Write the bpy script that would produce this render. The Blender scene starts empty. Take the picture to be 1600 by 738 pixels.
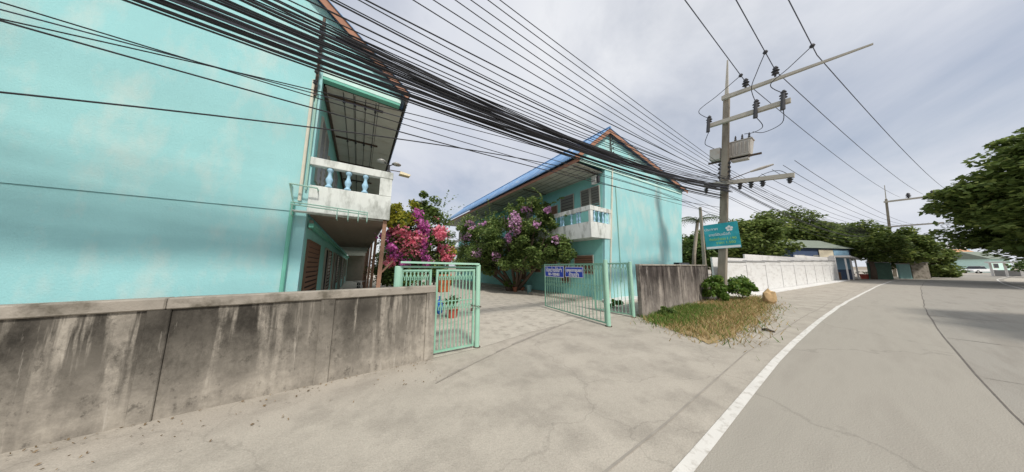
import bpy, bmesh, math, random
import numpy as np
from mathutils import Vector, Matrix
random.seed(7); RNG = np.random.default_rng(7)
S = bpy.context.scene
COL = S.collection
R = math.radians

# ------------------------------------------------------------------ camera
FPX, CX, CY, H = 355.0, 800.0, 369.0, 2.0
PITCH = math.atan(47 / FPX); YAW = math.atan2(240, FPX / math.cos(PITCH))
cam = bpy.data.cameras.new('camera'); camo = bpy.data.objects.new('camera', cam); COL.objects.link(camo)
cam.sensor_width = 36; cam.lens = 36 * FPX / 1600; cam.clip_start = 0.05; cam.clip_end = 3000
camo.location = (0, 0, H); camo.rotation_euler = (math.pi / 2 + PITCH, 0, -YAW)
S.camera = camo
FW = np.array([math.sin(YAW) * math.cos(PITCH), math.cos(YAW) * math.cos(PITCH), math.sin(PITCH)])
RT = np.array([math.cos(YAW), -math.sin(YAW), 0.0]); UP = np.cross(RT, FW); C0 = np.array([0, 0, H])

# ------------------------------------------------------------------ light
SUN_AZ = Vector((-0.12, -0.99, 0)).normalized(); SUN_EL = R(48)
sd = Vector((SUN_AZ.x * math.cos(SUN_EL), SUN_AZ.y * math.cos(SUN_EL), math.sin(SUN_EL)))
sl = bpy.data.lights.new('sun', 'SUN'); sl.energy = 3.4; sl.angle = R(6); sl.color = (1, 0.95, 0.87)
so = bpy.data.objects.new('sun', sl); COL.objects.link(so)
so.rotation_euler = sd.to_track_quat('Z', 'Y').to_euler()

W = bpy.data.worlds.new('World'); S.world = W; W.use_nodes = True
nt = W.node_tree; nt.nodes.clear()
def nd(t, tree=nt, **k):
    n = tree.nodes.new(t)
    for a, b in k.items(): setattr(n, a, b)
    return n
out = nd('ShaderNodeOutputWorld'); bg = nd('ShaderNodeBackground'); bgc = nd('ShaderNodeBackground'); mx = nd('ShaderNodeMixShader')
sky = nd('ShaderNodeTexSky', sky_type='NISHITA', sun_disc=False, sun_elevation=SUN_EL,
         sun_rotation=math.atan2(SUN_AZ.x, SUN_AZ.y), air_density=1.2, dust_density=1.0, ozone_density=2.0)
bg.inputs['Strength'].default_value = 0.10
nt.links.new(sky.outputs[0], bg.inputs['Color'])
tc = nd('ShaderNodeTexCoord'); sep = nd('ShaderNodeSeparateXYZ'); nt.links.new(tc.outputs['Generated'], sep.inputs[0])
zz = nd('ShaderNodeMath', operation='MAXIMUM'); zz.inputs[1].default_value = 0.0; nt.links.new(sep.outputs['Z'], zz.inputs[0])
za = nd('ShaderNodeMath', operation='ADD'); za.inputs[1].default_value = 0.42; nt.links.new(zz.outputs[0], za.inputs[0])
dx = nd('ShaderNodeMath', operation='DIVIDE'); dy = nd('ShaderNodeMath', operation='DIVIDE')
nt.links.new(sep.outputs['X'], dx.inputs[0]); nt.links.new(za.outputs[0], dx.inputs[1])
nt.links.new(sep.outputs['Y'], dy.inputs[0]); nt.links.new(za.outputs[0], dy.inputs[1])
cmb = nd('ShaderNodeCombineXYZ'); nt.links.new(dx.outputs[0], cmb.inputs[0]); nt.links.new(dy.outputs[0], cmb.inputs[1])
n1 = nd('ShaderNodeTexNoise'); n1.inputs['Scale'].default_value = 1.15; n1.inputs['Detail'].default_value = 9
n1.inputs['Roughness'].default_value = 0.58; n1.inputs['Distortion'].default_value = 0.4
mp1 = nd('ShaderNodeMapping'); mp1.inputs['Location'].default_value = (15.8702, 11.1091, 0); nt.links.new(cmb.outputs[0], mp1.inputs[0]); nt.links.new(mp1.outputs[0], n1.inputs['Vector'])
r1 = nd('ShaderNodeValToRGB'); r1.color_ramp.elements[0].position = 0.30; r1.color_ramp.elements[1].position = 0.52
r1.color_ramp.elements[0].color = (0.5, 0.5, 0.5, 1); r1.color_ramp.elements[1].color = (1, 1, 1, 1)
nt.links.new(n1.outputs['Fac'], r1.inputs[0])
n2 = nd('ShaderNodeTexNoise'); n2.inputs['Scale'].default_value = 0.6; n2.inputs['Detail'].default_value = 8; n2.inputs['Roughness'].default_value = 0.5
mp = nd('ShaderNodeMapping'); mp.inputs['Location'].default_value = (49.8123, 28.1819, 0); nt.links.new(cmb.outputs[0], mp.inputs[0]); nt.links.new(mp.outputs[0], n2.inputs['Vector'])
r2 = nd('ShaderNodeValToRGB'); r2.color_ramp.elements[0].position = 0.34; r2.color_ramp.elements[1].position = 0.58
r2.color_ramp.elements[0].color = (0.52, 0.57, 0.69, 1); r2.color_ramp.elements[1].color = (0.90, 0.91, 0.935, 1)
nt.links.new(n2.outputs['Fac'], r2.inputs[0]); nt.links.new(r2.outputs[0], bgc.inputs['Color']); bgc.inputs['Strength'].default_value = 1.0
nt.links.new(r1.outputs[0], mx.inputs[0]); nt.links.new(bg.outputs[0], mx.inputs[1]); nt.links.new(bgc.outputs[0], mx.inputs[2])
nt.links.new(mx.outputs[0], out.inputs[0])
S.view_settings.view_transform = 'Standard'; S.view_settings.look = 'None'; S.view_settings.exposure = 0; S.view_settings.gamma = 1

# ------------------------------------------------------------------ measuring: a photo pixel seen on a known plane of the place
def ray(x, y): return FW + RT * (x - CX) / FPX - UP * (y - CY) / FPX
def gnd(x, y, z=0.0): d = ray(x, y); return C0 + d * ((z - H) / d[2])
def onY(x, y, Y): d = ray(x, y); return C0 + d * (Y / d[1])
def onX(x, y, X): d = ray(x, y); return C0 + d * (X / d[0])
def atD(x, y, D): return C0 + ray(x, y) * D

# ------------------------------------------------------------------ materials
def mat(name, col, rough=0.85, var=0.12, scale=3.0, col2=None, c2amt=0.5, c2scale=1.2, bump=0.0, bscale=40, metal=0.0, stretch=(1, 1, 1), fine=0.0, crack=0.0):
    m = bpy.data.materials.new(name); m.use_nodes = True
    t = m.node_tree; b = t.nodes['Principled BSDF']; b.inputs['Roughness'].default_value = rough; b.inputs['Metallic'].default_value = metal
    b.inputs['Specular IOR Level'].default_value = 0.3
    co = t.nodes.new('ShaderNodeTexCoord'); mpn = t.nodes.new('ShaderNodeMapping'); mpn.inputs['Scale'].default_value = stretch
    t.links.new(co.outputs['Object'], mpn.inputs[0])
    n = t.nodes.new('ShaderNodeTexNoise'); n.inputs['Scale'].default_value = scale; n.inputs['Detail'].default_value = 7; n.inputs['Roughness'].default_value = 0.6
    t.links.new(mpn.outputs[0], n.inputs['Vector'])
    rp = t.nodes.new('ShaderNodeMapRange'); rp.inputs[1].default_value = 0.25; rp.inputs[2].default_value = 0.75
    rp.inputs[3].default_value = 1 - var; rp.inputs[4].default_value = 1 + var
    t.links.new(n.outputs['Fac'], rp.inputs[0])
    mixc = None
    src = None
    if col2:
        n2_ = t.nodes.new('ShaderNodeTexNoise'); n2_.inputs['Scale'].default_value = c2scale; n2_.inputs['Detail'].default_value = 6; n2_.inputs['Roughness'].default_value = 0.65
        t.links.new(mpn.outputs[0], n2_.inputs['Vector'])
        rr = t.nodes.new('ShaderNodeMapRange'); rr.inputs[1].default_value = 0.62 - 0.25 * c2amt; rr.inputs[2].default_value = 0.78 - 0.25 * c2amt
        t.links.new(n2_.outputs['Fac'], rr.inputs[0])
        mixc = t.nodes.new('ShaderNodeMix'); mixc.data_type = 'RGBA'
        mixc.inputs[6].default_value = (*col, 1); mixc.inputs[7].default_value = (*col2, 1)
        t.links.new(rr.outputs[0], mixc.inputs[0]); src = mixc.outputs[2]
    vm = t.nodes.new('ShaderNodeVectorMath'); vm.operation = 'SCALE'
    if src is None: vm.inputs[0].default_value = col
    else: t.links.new(src, vm.inputs[0])
    if fine:
        nf = t.nodes.new('ShaderNodeTexNoise'); nf.inputs['Scale'].default_value = 90; nf.inputs['Detail'].default_value = 3
        t.links.new(co.outputs['Object'], nf.inputs['Vector'])
        rf = t.nodes.new('ShaderNodeMapRange'); rf.inputs[1].default_value = 0.3; rf.inputs[2].default_value = 0.7; rf.inputs[3].default_value = 1 - fine; rf.inputs[4].default_value = 1 + fine
        t.links.new(nf.outputs['Fac'], rf.inputs[0])
        mm = t.nodes.new('ShaderNodeMath'); mm.operation = 'MULTIPLY'; t.links.new(rp.outputs[0], mm.inputs[0]); t.links.new(rf.outputs[0], mm.inputs[1]); t.links.new(mm.outputs[0], vm.inputs['Scale'])
    else: t.links.new(rp.outputs[0], vm.inputs['Scale'])
    if crack:
        nz = t.nodes.new('ShaderNodeTexNoise'); nz.inputs['Scale'].default_value = 2.2; nz.inputs['Detail'].default_value = 6; t.links.new(co.outputs['Object'], nz.inputs['Vector'])
        ad = t.nodes.new('ShaderNodeMix'); ad.data_type = 'VECTOR'; ad.inputs[0].default_value = 0.16
        t.links.new(co.outputs['Object'], ad.inputs[4]); 
        sc_ = t.nodes.new('ShaderNodeVectorMath'); sc_.operation = 'SCALE'; sc_.inputs['Scale'].default_value = 3.0; t.links.new(nz.outputs['Color'], sc_.inputs[0]); t.links.new(sc_.outputs[0], ad.inputs[5])
        vo = t.nodes.new('ShaderNodeTexVoronoi'); vo.feature = 'DISTANCE_TO_EDGE'; vo.inputs['Scale'].default_value = crack; t.links.new(ad.outputs[1], vo.inputs['Vector'])
        cr = t.nodes.new('ShaderNodeMapRange'); cr.inputs[1].default_value = 0.0; cr.inputs[2].default_value = 0.004 + 0.002 * crack; cr.inputs[3].default_value = 0.84; cr.inputs[4].default_value = 1.0
        t.links.new(vo.outputs['Distance'], cr.inputs[0])
        v2 = t.nodes.new('ShaderNodeVectorMath'); v2.operation = 'SCALE'; t.links.new(vm.outputs[0], v2.inputs[0]); t.links.new(cr.outputs[0], v2.inputs['Scale']); vm = v2
    t.links.new(vm.outputs[0], b.inputs['Base Color'])
    if bump:
        bn = t.nodes.new('ShaderNodeTexNoise'); bn.inputs['Scale'].default_value = bscale; bn.inputs['Detail'].default_value = 5
        t.links.new(co.outputs['Object'], bn.inputs['Vector'])
        bb = t.nodes.new('ShaderNodeBump'); bb.inputs['Strength'].default_value = bump; bb.inputs['Distance'].default_value = 0.02
        t.links.new(bn.outputs['Fac'], bb.inputs['Height']); t.links.new(bb.outputs[0], b.inputs['Normal'])
    return m

def leafmat(name, c1, c2, c3=None, trans=0.42):
    m = bpy.data.materials.new(name); m.use_nodes = True
    t = m.node_tree; b = t.nodes['Principled BSDF']; b.inputs['Roughness'].default_value = 0.55; b.inputs['Specular IOR Level'].default_value = 0.25
    g = t.nodes.new('ShaderNodeNewGeometry'); r = t.nodes.new('ShaderNodeValToRGB')
    r.color_ramp.elements[0].color = (*c1, 1); r.color_ramp.elements[1].color = (*c2, 1)
    if c3: e = r.color_ramp.elements.new(0.85); e.color = (*c2, 1); r.color_ramp.elements[-1].color = (*c3, 1)
    t.links.new(g.outputs['Random Per Island'], r.inputs[0]); t.links.new(r.outputs[0], b.inputs['Base Color'])
    tr = t.nodes.new('ShaderNodeBsdfTranslucent'); ms = t.nodes.new('ShaderNodeMixShader'); ms.inputs[0].default_value = trans
    t.links.new(r.outputs[0], tr.inputs[0]); t.links.new(b.outputs[0], ms.inputs[1]); t.links.new(tr.outputs[0], ms.inputs[2])
    t.links.new(ms.outputs[0], t.nodes['Material Output'].inputs[0])
    return m

def wallmat(name, base, dark, pale, topz, amount=0.5):
    """old concrete: black algae runs that start at the top and pale lime runs, by height and noise"""
    m = bpy.data.materials.new(name); m.use_nodes = True
    t = m.node_tree; b = t.nodes['Principled BSDF']; b.inputs['Roughness'].default_value = 0.95; b.inputs['Specular IOR Level'].default_value = 0.15
    L = t.links.new
    g = t.nodes.new('ShaderNodeNewGeometry')
    def noise(sc, st, det=6, rough=0.6):
        mp_ = t.nodes.new('ShaderNodeMapping'); mp_.inputs['Scale'].default_value = st; L(g.outputs['Position'], mp_.inputs[0])
        n = t.nodes.new('ShaderNodeTexNoise'); n.inputs['Scale'].default_value = sc; n.inputs['Detail'].default_value = det; n.inputs['Roughness'].default_value = rough
        L(mp_.outputs[0], n.inputs['Vector']); return n.outputs['Fac']
    def rng(s, a, bb, c=0.0, d=1.0):
        r = t.nodes.new('ShaderNodeMapRange'); r.inputs[1].default_value = a; r.inputs[2].default_value = bb; r.inputs[3].default_value = c; r.inputs[4].default_value = d
        L(s, r.inputs[0]); return r.outputs[0]
    def mul(a, c):
        k = t.nodes.new('ShaderNodeMath'); k.operation = 'MULTIPLY'; L(a, k.inputs[0])
        if isinstance(c, float): k.inputs[1].default_value = c
        else: L(c, k.inputs[1])
        return k.outputs[0]
    def mix(f, a, c):
        k = t.nodes.new('ShaderNodeMix'); k.data_type = 'RGBA'; L(f, k.inputs[0])
        if isinstance(a, tuple): k.inputs[6].default_value = (*a, 1)
        else: L(a, k.inputs[6])
        k.inputs[7].default_value = (*c, 1); return k.outputs[2]
    sp = t.nodes.new('ShaderNodeSeparateXYZ'); L(g.outputs['Position'], sp.inputs[0])
    h = rng(sp.outputs['Z'], topz * 0.1, topz * .75, 0.12, 1.0)
    streak = rng(noise(2.2, (1.8, 1.8, 0.13), 6, 0.65), 0.60 - 0.17 * amount, 0.68 - 0.17 * amount)
    blot = rng(noise(2.0, (1, 1, 0.6), 9, 0.75), 0.42, 0.62)
    c = mix(rng(noise(3.0, (1, 1, 1), 10, .7), 0.35, 0.68), tuple(min(.6, x * 1.22) for x in base), tuple(x * 0.7 for x in base))
    big = rng(noise(0.55, (1, 1, .3), 4), 0.34, 0.58, 0.45, 1.0)
    c = mix(mul(mul(mul(streak, h), 1.0), big), c, dark)
    c = mix(mul(blot, 0.6), c, tuple(x * 2.6 for x in dark))
    c = mix(mul(rng(noise(6.0, (1, 1, .7), 10, 0.75), 0.56, 0.64), 0.65), c, tuple(x * 1.5 for x in dark))
    c = mix(mul(mul(rng(noise(1.1, (1, 1, .55), 10, 0.78), 0.48, 0.60), h), 0.85), c, tuple(x * 0.6 for x in dark))
    c = mix(mul(rng(noise(3.0, (2.2, 2.2, 0.16), 6, .7), 0.62, 0.70), 0.55), c, pale)
    L(c, b.inputs['Base Color'])
    bn = t.nodes.new('ShaderNodeBump'); bn.inputs['Strength'].default_value = 0.5; bn.inputs['Distance'].default_value = 0.02
    L(noise(14, (1, 1, 1), 8, 0.7), bn.inputs['Height']); L(bn.outputs[0], b.inputs['Normal'])
    return m

M = {}
M['aqua'] = mat('aqua stucco', (0.315, 0.60, 0.615), 0.85, 0.06, 1.1, col2=(0.43, 0.62, 0.61), c2amt=0.55, c2scale=1.3, bump=0.25, bscale=35, stretch=(1, 1, .45), fine=0.03)
M['aqua_shade'] = mat('aqua stucco shaded', (0.25, 0.57, 0.53), 0.8, 0.08, 2.0)  # darker copy of the stucco, eave and corridor shade put into its colour
M['offwhite'] = mat('weathered white paint', (0.68, 0.71, 0.68), 0.85, 0.10, 4, col2=(0.36, 0.38, 0.35), c2amt=0.5, c2scale=3.0, stretch=(1, 1, 0.35))
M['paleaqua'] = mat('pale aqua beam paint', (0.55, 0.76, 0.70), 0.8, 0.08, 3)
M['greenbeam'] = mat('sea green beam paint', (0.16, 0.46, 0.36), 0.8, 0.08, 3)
M['blue_bal'] = mat('light blue baluster paint', (0.36, 0.58, 0.74), 0.7, 0.1, 8)
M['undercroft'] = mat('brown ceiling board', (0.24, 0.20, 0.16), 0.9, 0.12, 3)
M['soffit'] = mat('soffit board', (0.55, 0.54, 0.49), 0.9, 0.07, 3, col2=(0.42, 0.40, 0.34), c2amt=0.3)
M['roof_blue'] = mat('blue roof sheet', (0.16, 0.30, 0.52), 0.6, 0.18, 2.0, col2=(0.40, 0.48, 0.58), c2amt=0.4)
M['fascia_shade'] = mat('fascia in eave shade', (0.07, 0.06, 0.06), 0.8, 0.2, 4)  # near-black colour carries the shade on the eave's turned-away side
M['barge'] = mat('orange brown bargeboard', (0.34, 0.17, 0.11), 0.75, 0.15, 4)
M['wood'] = mat('brown timber', (0.20, 0.115, 0.075), 0.75, 0.25, 6, stretch=(4, 4, 0.6))
M['postwood'] = mat('pinkish brown post', (0.33, 0.19, 0.13), 0.8, 0.15, 6)
M['louvre'] = mat('grey louvre glass', (0.16, 0.16, 0.14), 0.35, 0.1, 5)
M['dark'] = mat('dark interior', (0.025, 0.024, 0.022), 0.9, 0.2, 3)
M['frame'] = mat('weathered frame', (0.40, 0.38, 0.33), 0.7, 0.1, 5)
M['gate'] = mat('sea green gate enamel', (0.24, 0.46, 0.34), 0.5, 0.10, 6, col2=(0.34, 0.52, 0.42), c2amt=0.5)
M['gatepost'] = mat('pale green gate post enamel', (0.32, 0.54, 0.42), 0.5, 0.10, 3, col2=(0.40, 0.57, 0.47), c2amt=0.4)
M['wall_l'] = wallmat('old stained concrete', (0.365, 0.33, 0.28), (0.05, 0.045, 0.038), (0.52, 0.48, 0.42), 1.55, 1.15)
M['wall_r'] = wallmat('old black-streaked concrete', (0.32, 0.285, 0.25), (0.045, 0.038, 0.035), (0.48, 0.45, 0.42), 2.1, 1.2)
M['cap'] = mat('grey concrete coping', (0.30, 0.27, 0.23), 0.95, 0.22, 4, col2=(0.13, 0.115, 0.09), c2amt=0.6, c2scale=2.2, bump=0.3)
M['white'] = mat('white wall paint', (0.72, 0.70, 0.68), 0.85, 0.05, 1.5, col2=(0.58, 0.56, 0.53), c2amt=0.3)
M['whitepanel'] = mat('pale grey wall panel', (0.64, 0.635, 0.62), 0.85, 0.07, 1.5, col2=(0.52, 0.505, 0.485), c2amt=0.45, stretch=(1, 1, 3))
M['greycap'] = mat('grey ledge', (0.30, 0.30, 0.30), 0.9, 0.1, 3)
M['polec'] = mat('grey concrete pole', (0.29, 0.255, 0.205), 0.9, 0.12, 3, col2=(0.17, 0.145, 0.115), c2amt=0.55, stretch=(1, 1, 0.3), bump=0.2)
M['arm'] = mat('pale crossarm', (0.44, 0.41, 0.35), 0.85, 0.12, 3)
M['insul'] = mat('brown grey insulator', (0.05, 0.05, 0.055), 0.4, 0.1, 5)
M['tank'] = mat('transformer grey', (0.46, 0.43, 0.39), 0.6, 0.1, 4, col2=(0.36, 0.27, 0.2), c2amt=0.3)
M['cable'] = mat('black cable sheath', (0.03, 0.03, 0.035), 0.5, 0.2, 2)
M['cable_g'] = mat('grey blue cable', (0.07, 0.075, 0.10), 0.5, 0.2, 2)
M['steel'] = mat('rusty dark steel', (0.085, 0.06, 0.045), 0.7, 0.3, 6)
M['pipe'] = mat('pale green pipe', (0.33, 0.52, 0.44), 0.6, 0.1, 5)
M['pvc'] = mat('cream pvc pipe', (0.62, 0.60, 0.50), 0.5, 0.08, 5)
M['signblue'] = mat('royal blue sign', (0.03, 0.075, 0.48), 0.45, 0.06, 5)
M['signwhite'] = mat('sign white', (0.80, 0.80, 0.80), 0.5, 0.02, 5)
M['teal'] = mat('teal sign board', (0.03, 0.33, 0.39), 0.5, 0.10, 2, col2=(0.06, 0.42, 0.50), c2amt=0.5)
M['lime'] = mat('sign lime yellow', (0.42, 0.66, 0.10), 0.5, 0.02, 5)
M['ground'] = mat('sandy worn concrete verge', (0.385, 0.35, 0.298), 0.95, 0.13, 0.9, col2=(0.32, 0.29, 0.247), c2amt=0.6, c2scale=1.6, bump=0.35, bscale=45, fine=0.13, crack=0.32)
M['yard'] = mat('rough grey yard concrete', (0.45, 0.415, 0.355), 0.95, 0.14, 2.4, col2=(0.33, 0.30, 0.255), c2amt=0.5, c2scale=2.6, bump=0.6, bscale=18, fine=0.2)
M['road'] = mat('pale worn road concrete', (0.33, 0.305, 0.262), 0.9, 0.10, 0.9, col2=(0.285, 0.262, 0.225), c2amt=0.55, c2scale=0.9, bump=0.3, bscale=60, stretch=(.3, 2.0, 1), fine=0.13, crack=0.16)
M['road2'] = mat('greyer lane concrete', (0.30, 0.28, 0.245), 0.9, 0.10, 0.9, col2=(0.245, 0.225, 0.195), c2amt=0.55, c2scale=0.9, bump=0.3, bscale=60, stretch=(.3, 2.0, 1), fine=0.13, crack=0.2)
M['line'] = mat('worn white road paint', (0.62, 0.60, 0.56), 0.8, 0.10, 3, col2=(0.40, 0.375, 0.335), c2amt=0.45, c2scale=6)
M['joint'] = mat('tar joint', (0.14, 0.125, 0.11), 0.9, 0.3, 6)
M['edge'] = mat('slab edge wear and apron shade', (0.29, 0.265, 0.23), 0.95, 0.22, 3)
M['drygrass'] = leafmat('dry straw grass', (0.30, 0.21, 0.09), (0.46, 0.34, 0.16), (0.20, 0.20, 0.06), 0.2)
M['straw'] = mat('straw soil', (0.33, 0.245, 0.13), 0.95, 0.2, 4, col2=(0.22, 0.17, 0.09), c2amt=0.5)
M['weed'] = leafmat('green weed leaf', (0.06, 0.13, 0.02), (0.16, 0.26, 0.05), (0.28, 0.34, 0.08))
M['leaf_b'] = leafmat('bougainvillea leaf', (0.09, 0.145, 0.045), (0.21, 0.295, 0.085), (0.35, 0.40, 0.14))
M['leaf_y'] = leafmat('yellow green leaf', (0.22, 0.24, 0.03), (0.42, 0.40, 0.05), (0.5, 0.45, 0.07))
M['leaf_d'] = leafmat('dark tree leaf', (0.06, 0.10, 0.03), (0.12, 0.19, 0.055), (0.21, 0.29, 0.085))
M['leaf_t'] = leafmat('mid green tree leaf', (0.085, 0.13, 0.035), (0.19, 0.25, 0.065), (0.34, 0.38, 0.11))
M['leaf_p'] = leafmat('palm frond', (0.05, 0.09, 0.03), (0.11, 0.16, 0.05))
M['pink'] = leafmat('pink bracts', (0.78, 0.17, 0.28), (0.88, 0.34, 0.42), (0.90, 0.48, 0.54))
M['magenta'] = leafmat('magenta bracts', (0.62, 0.10, 0.46), (0.78, 0.26, 0.62), (0.84, 0.42, 0.72))
M['mauve'] = leafmat('pale mauve bracts', (0.60, 0.28, 0.54), (0.72, 0.44, 0.66), (0.80, 0.60, 0.74))
M['bark'] = mat('bark', (0.13, 0.095, 0.07), 0.95, 0.25, 6, stretch=(3, 3, 0.6))
M['palmbark'] = mat('palm bark', (0.34, 0.29, 0.23), 0.95, 0.2, 5)
M['terra'] = mat('terracotta', (0.34, 0.14, 0.085), 0.85, 0.15, 5)
M['orange'] = mat('orange plastic', (0.70, 0.20, 0.09), 0.5, 0.06, 5)
M['bluep'] = mat('blue plastic', (0.05, 0.18, 0.60), 0.5, 0.1, 5)
M['tealpot'] = mat('grey teal pot', (0.16, 0.30, 0.30), 0.6, 0.1, 5)
M['darkpot'] = mat('dark pot', (0.10, 0.075, 0.06), 0.8, 0.15, 5)
M['stone'] = mat('ochre stone', (0.46, 0.32, 0.17), 0.95, 0.2, 4, bump=0.4, bscale=12)
M['stick'] = mat('dead wood', (0.07, 0.055, 0.045), 0.9, 0.2, 5)
M['housegreen'] = mat('grey green roof', (0.19, 0.22, 0.18), 0.8, 0.15, 2)
M['houseblue'] = mat('deep blue wall', (0.06, 0.09, 0.16), 0.8, 0.1, 2)
M['shed'] = mat('shaded green shed', (0.09, 0.16, 0.12), 0.8, 0.2, 2)
M['skyblue'] = mat('sky blue wall', (0.22, 0.37, 0.50), 0.8, 0.1, 2)
M['cream'] = mat('cream wall', (0.58, 0.52, 0.40), 0.8, 0.1, 2)
M['tileorange'] = mat('orange tile roof', (0.50, 0.27, 0.15), 0.8, 0.15, 2)
M['carwhite'] = mat('white car paint', (0.72, 0.73, 0.74), 0.3, 0.02, 2)
M['tyre'] = mat('tyre rubber', (0.02, 0.02, 0.02), 0.9, 0.1, 4)
M['glass'] = mat('dark glass', (0.02, 0.025, 0.03), 0.1, 0.1, 2)
M['chrome'] = mat('dull lamp metal', (0.45, 0.45, 0.43), 0.4, 0.05, 4, metal=0.4)
M['lampcream'] = mat('cream lamp housing', (0.62, 0.54, 0.36), 0.5, 0.05, 4)
M['red'] = mat('brick red pot', (0.45, 0.10, 0.07), 0.7, 0.15, 4)
M['asphalt_sheet'] = mat('soil', (0.26, 0.22, 0.17), 0.95, 0.15, 0.2)

# ------------------------------------------------------------------ helpers
def tag(o, label=None, cat=None, group=None, kind=None):
    if label: o['label'] = label
    if cat: o['category'] = cat
    if group: o['group'] = group
    if kind: o['kind'] = kind
    return o
def thing(name, label, cat, loc=(0, 0, 0), group=None, rot=(0, 0, 0)):
    o = bpy.data.objects.new(name, None); COL.objects.link(o); o.empty_display_size = 0.2
    o.location = [float(v) for v in loc]; o.rotation_euler = rot
    return tag(o, label, cat, group)
def origin(p):
    v = Vector((0, 0, 0))
    while p is not None: v += p.location; p = p.parent
    return v
class MB:
    def __init__(s): s.v = []; s.f = []
    def add(s, vs, fs):
        b = len(s.v); s.v += [tuple(float(c) for c in v) for v in vs]; s.f += [tuple(b + i for i in f) for f in fs]; return s
    def box(s, a, b):
        (x0, y0, z0), (x1, y1, z1) = a, b
        return s.add([(x0, y0, z0), (x1, y0, z0), (x1, y1, z0), (x0, y1, z0), (x0, y0, z1), (x1, y0, z1), (x1, y1, z1), (x0, y1, z1)],
                     [(3, 2, 1, 0), (4, 5, 6, 7), (0, 1, 5, 4), (1, 2, 6, 5), (2, 3, 7, 6), (3, 0, 4, 7)])
    def hexa(s, lo, hi):
        return s.add(list(lo) + list(hi), [(3, 2, 1, 0), (4, 5, 6, 7), (0, 1, 5, 4), (1, 2, 6, 5), (2, 3, 7, 6), (3, 0, 4, 7)])
    def beam(s, p, q, w, h, upv=(0, 0, 1)):
        p, q = Vector(p), Vector(q); d = (q - p).normalized(); u = Vector(upv)
        sx = d.cross(u); sx = sx.normalized() if sx.length > 1e-6 else Vector((1, 0, 0)); uu = sx.cross(d).normalized()
        lo = [p - sx * w / 2 - uu * h / 2, p + sx * w / 2 - uu * h / 2, p + sx * w / 2 + uu * h / 2, p - sx * w / 2 + uu * h / 2]
        hi = [c + (q - p) for c in lo]
        return s.hexa(lo, hi)
    def prism(s, poly, ext):
        n = len(poly); e = Vector([float(c) for c in ext]); a = [Vector([float(c) for c in p]) for p in poly]
        fs = [tuple(range(n - 1, -1, -1)), tuple(range(n, 2 * n))] + [(i, (i + 1) % n, n + (i + 1) % n, n + i) for i in range(n)]
        return s.add(a + [p + e for p in a], fs)
    def tube(s, pts, r, n=8, caps=True):
        pts = [Vector([float(c) for c in p]) for p in pts]; rs = r if isinstance(r, (list, tuple)) else [r] * len(pts)
        b = len(s.v); ref = None
        for i, p in enumerate(pts):
            d = (pts[min(i + 1, len(pts) - 1)] - pts[max(i - 1, 0)]).normalized()
            if ref is None: ref = Vector((0, 0, 1)) if abs(d.z) < 0.9 else Vector((1, 0, 0))
            a = d.cross(ref).normalized(); c = a.cross(d).normalized(); ref = c
            for k in range(n):
                t = 2 * math.pi * k / n; s.v.append(tuple(p + a * math.cos(t) * rs[i] + c * math.sin(t) * rs[i]))
        for i in range(len(pts) - 1):
            for k in range(n):
                s.f.append((b + i * n + k, b + i * n + (k + 1) % n, b + (i + 1) * n + (k + 1) % n, b + (i + 1) * n + k))
        if caps:
            s.f.append(tuple(b + k for k in range(n - 1, -1, -1))); e = b + (len(pts) - 1) * n; s.f.append(tuple(e + k for k in range(n)))
        return s
    def lathe(s, prof, c, n=12):
        c = Vector([float(v) for v in c]); b = len(s.v)
        for (r, z) in prof:
            for k in range(n):
                t = 2 * math.pi * k / n; s.v.append((c.x + r * math.cos(t), c.y + r * math.sin(t), c.z + z))
        for i in range(len(prof) - 1):
            for k in range(n): s.f.append((b + i * n + k, b + i * n + (k + 1) % n, b + (i + 1) * n + (k + 1) % n, b + (i + 1) * n + k))
        s.f.append(tuple(b + k for k in range(n - 1, -1, -1))); e = b + (len(prof) - 1) * n; s.f.append(tuple(e + k for k in range(n)))
        return s
    def build(s, name, m, parent=None, smooth=False, bevel=0.0, local=False):
        me = bpy.data.meshes.new(name); off = Vector((0, 0, 0)) if local else origin(parent)
        me.from_pydata([tuple(Vector(v) - off) for v in s.v], [], s.f); me.materials.append(m)
        bmh = bmesh.new(); bmh.from_mesh(me); bmesh.ops.recalc_face_normals(bmh, faces=bmh.faces)
        if bevel: bmesh.ops.bevel(bmh, geom=list(bmh.edges), offset=bevel, segments=1, affect='EDGES', profile=0.5)
        bmh.to_mesh(me); bmh.free()
        if smooth: me.polygons.foreach_set('use_smooth', [True] * len(me.polygons))
        o = bpy.data.objects.new(name, me); COL.objects.link(o)
        if parent: o.parent = parent
        return o
def dup(o, parent, loc, name=None):
    c = o.copy(); COL.objects.link(c); c.parent = parent; c.location = loc; return c
def copy_tree(o, parent=None):
    c = o.copy(); COL.objects.link(c); c.parent = parent
    for ch in list(o.children): copy_tree(ch, c)
    return c
def rawmesh(name, V, F4, m, parent=None):
    """V (n,3), F4 (k,4) numpy"""
    off = np.array(origin(parent)); V = V - off
    me = bpy.data.meshes.new(name); me.vertices.add(len(V)); me.vertices.foreach_set('co', V.astype(np.float32).ravel())
    k = len(F4); me.loops.add(k * 4); me.polygons.add(k)
    me.loops.foreach_set('vertex_index', F4.astype(np.int32).ravel()); me.polygons.foreach_set('loop_start', np.arange(0, 4 * k, 4, dtype=np.int32))
    me.update(calc_edges=True); me.validate(); me.materials.append(m)
    o = bpy.data.objects.new(name, me); COL.objects.link(o)
    if parent: o.parent = parent
    return o
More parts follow.
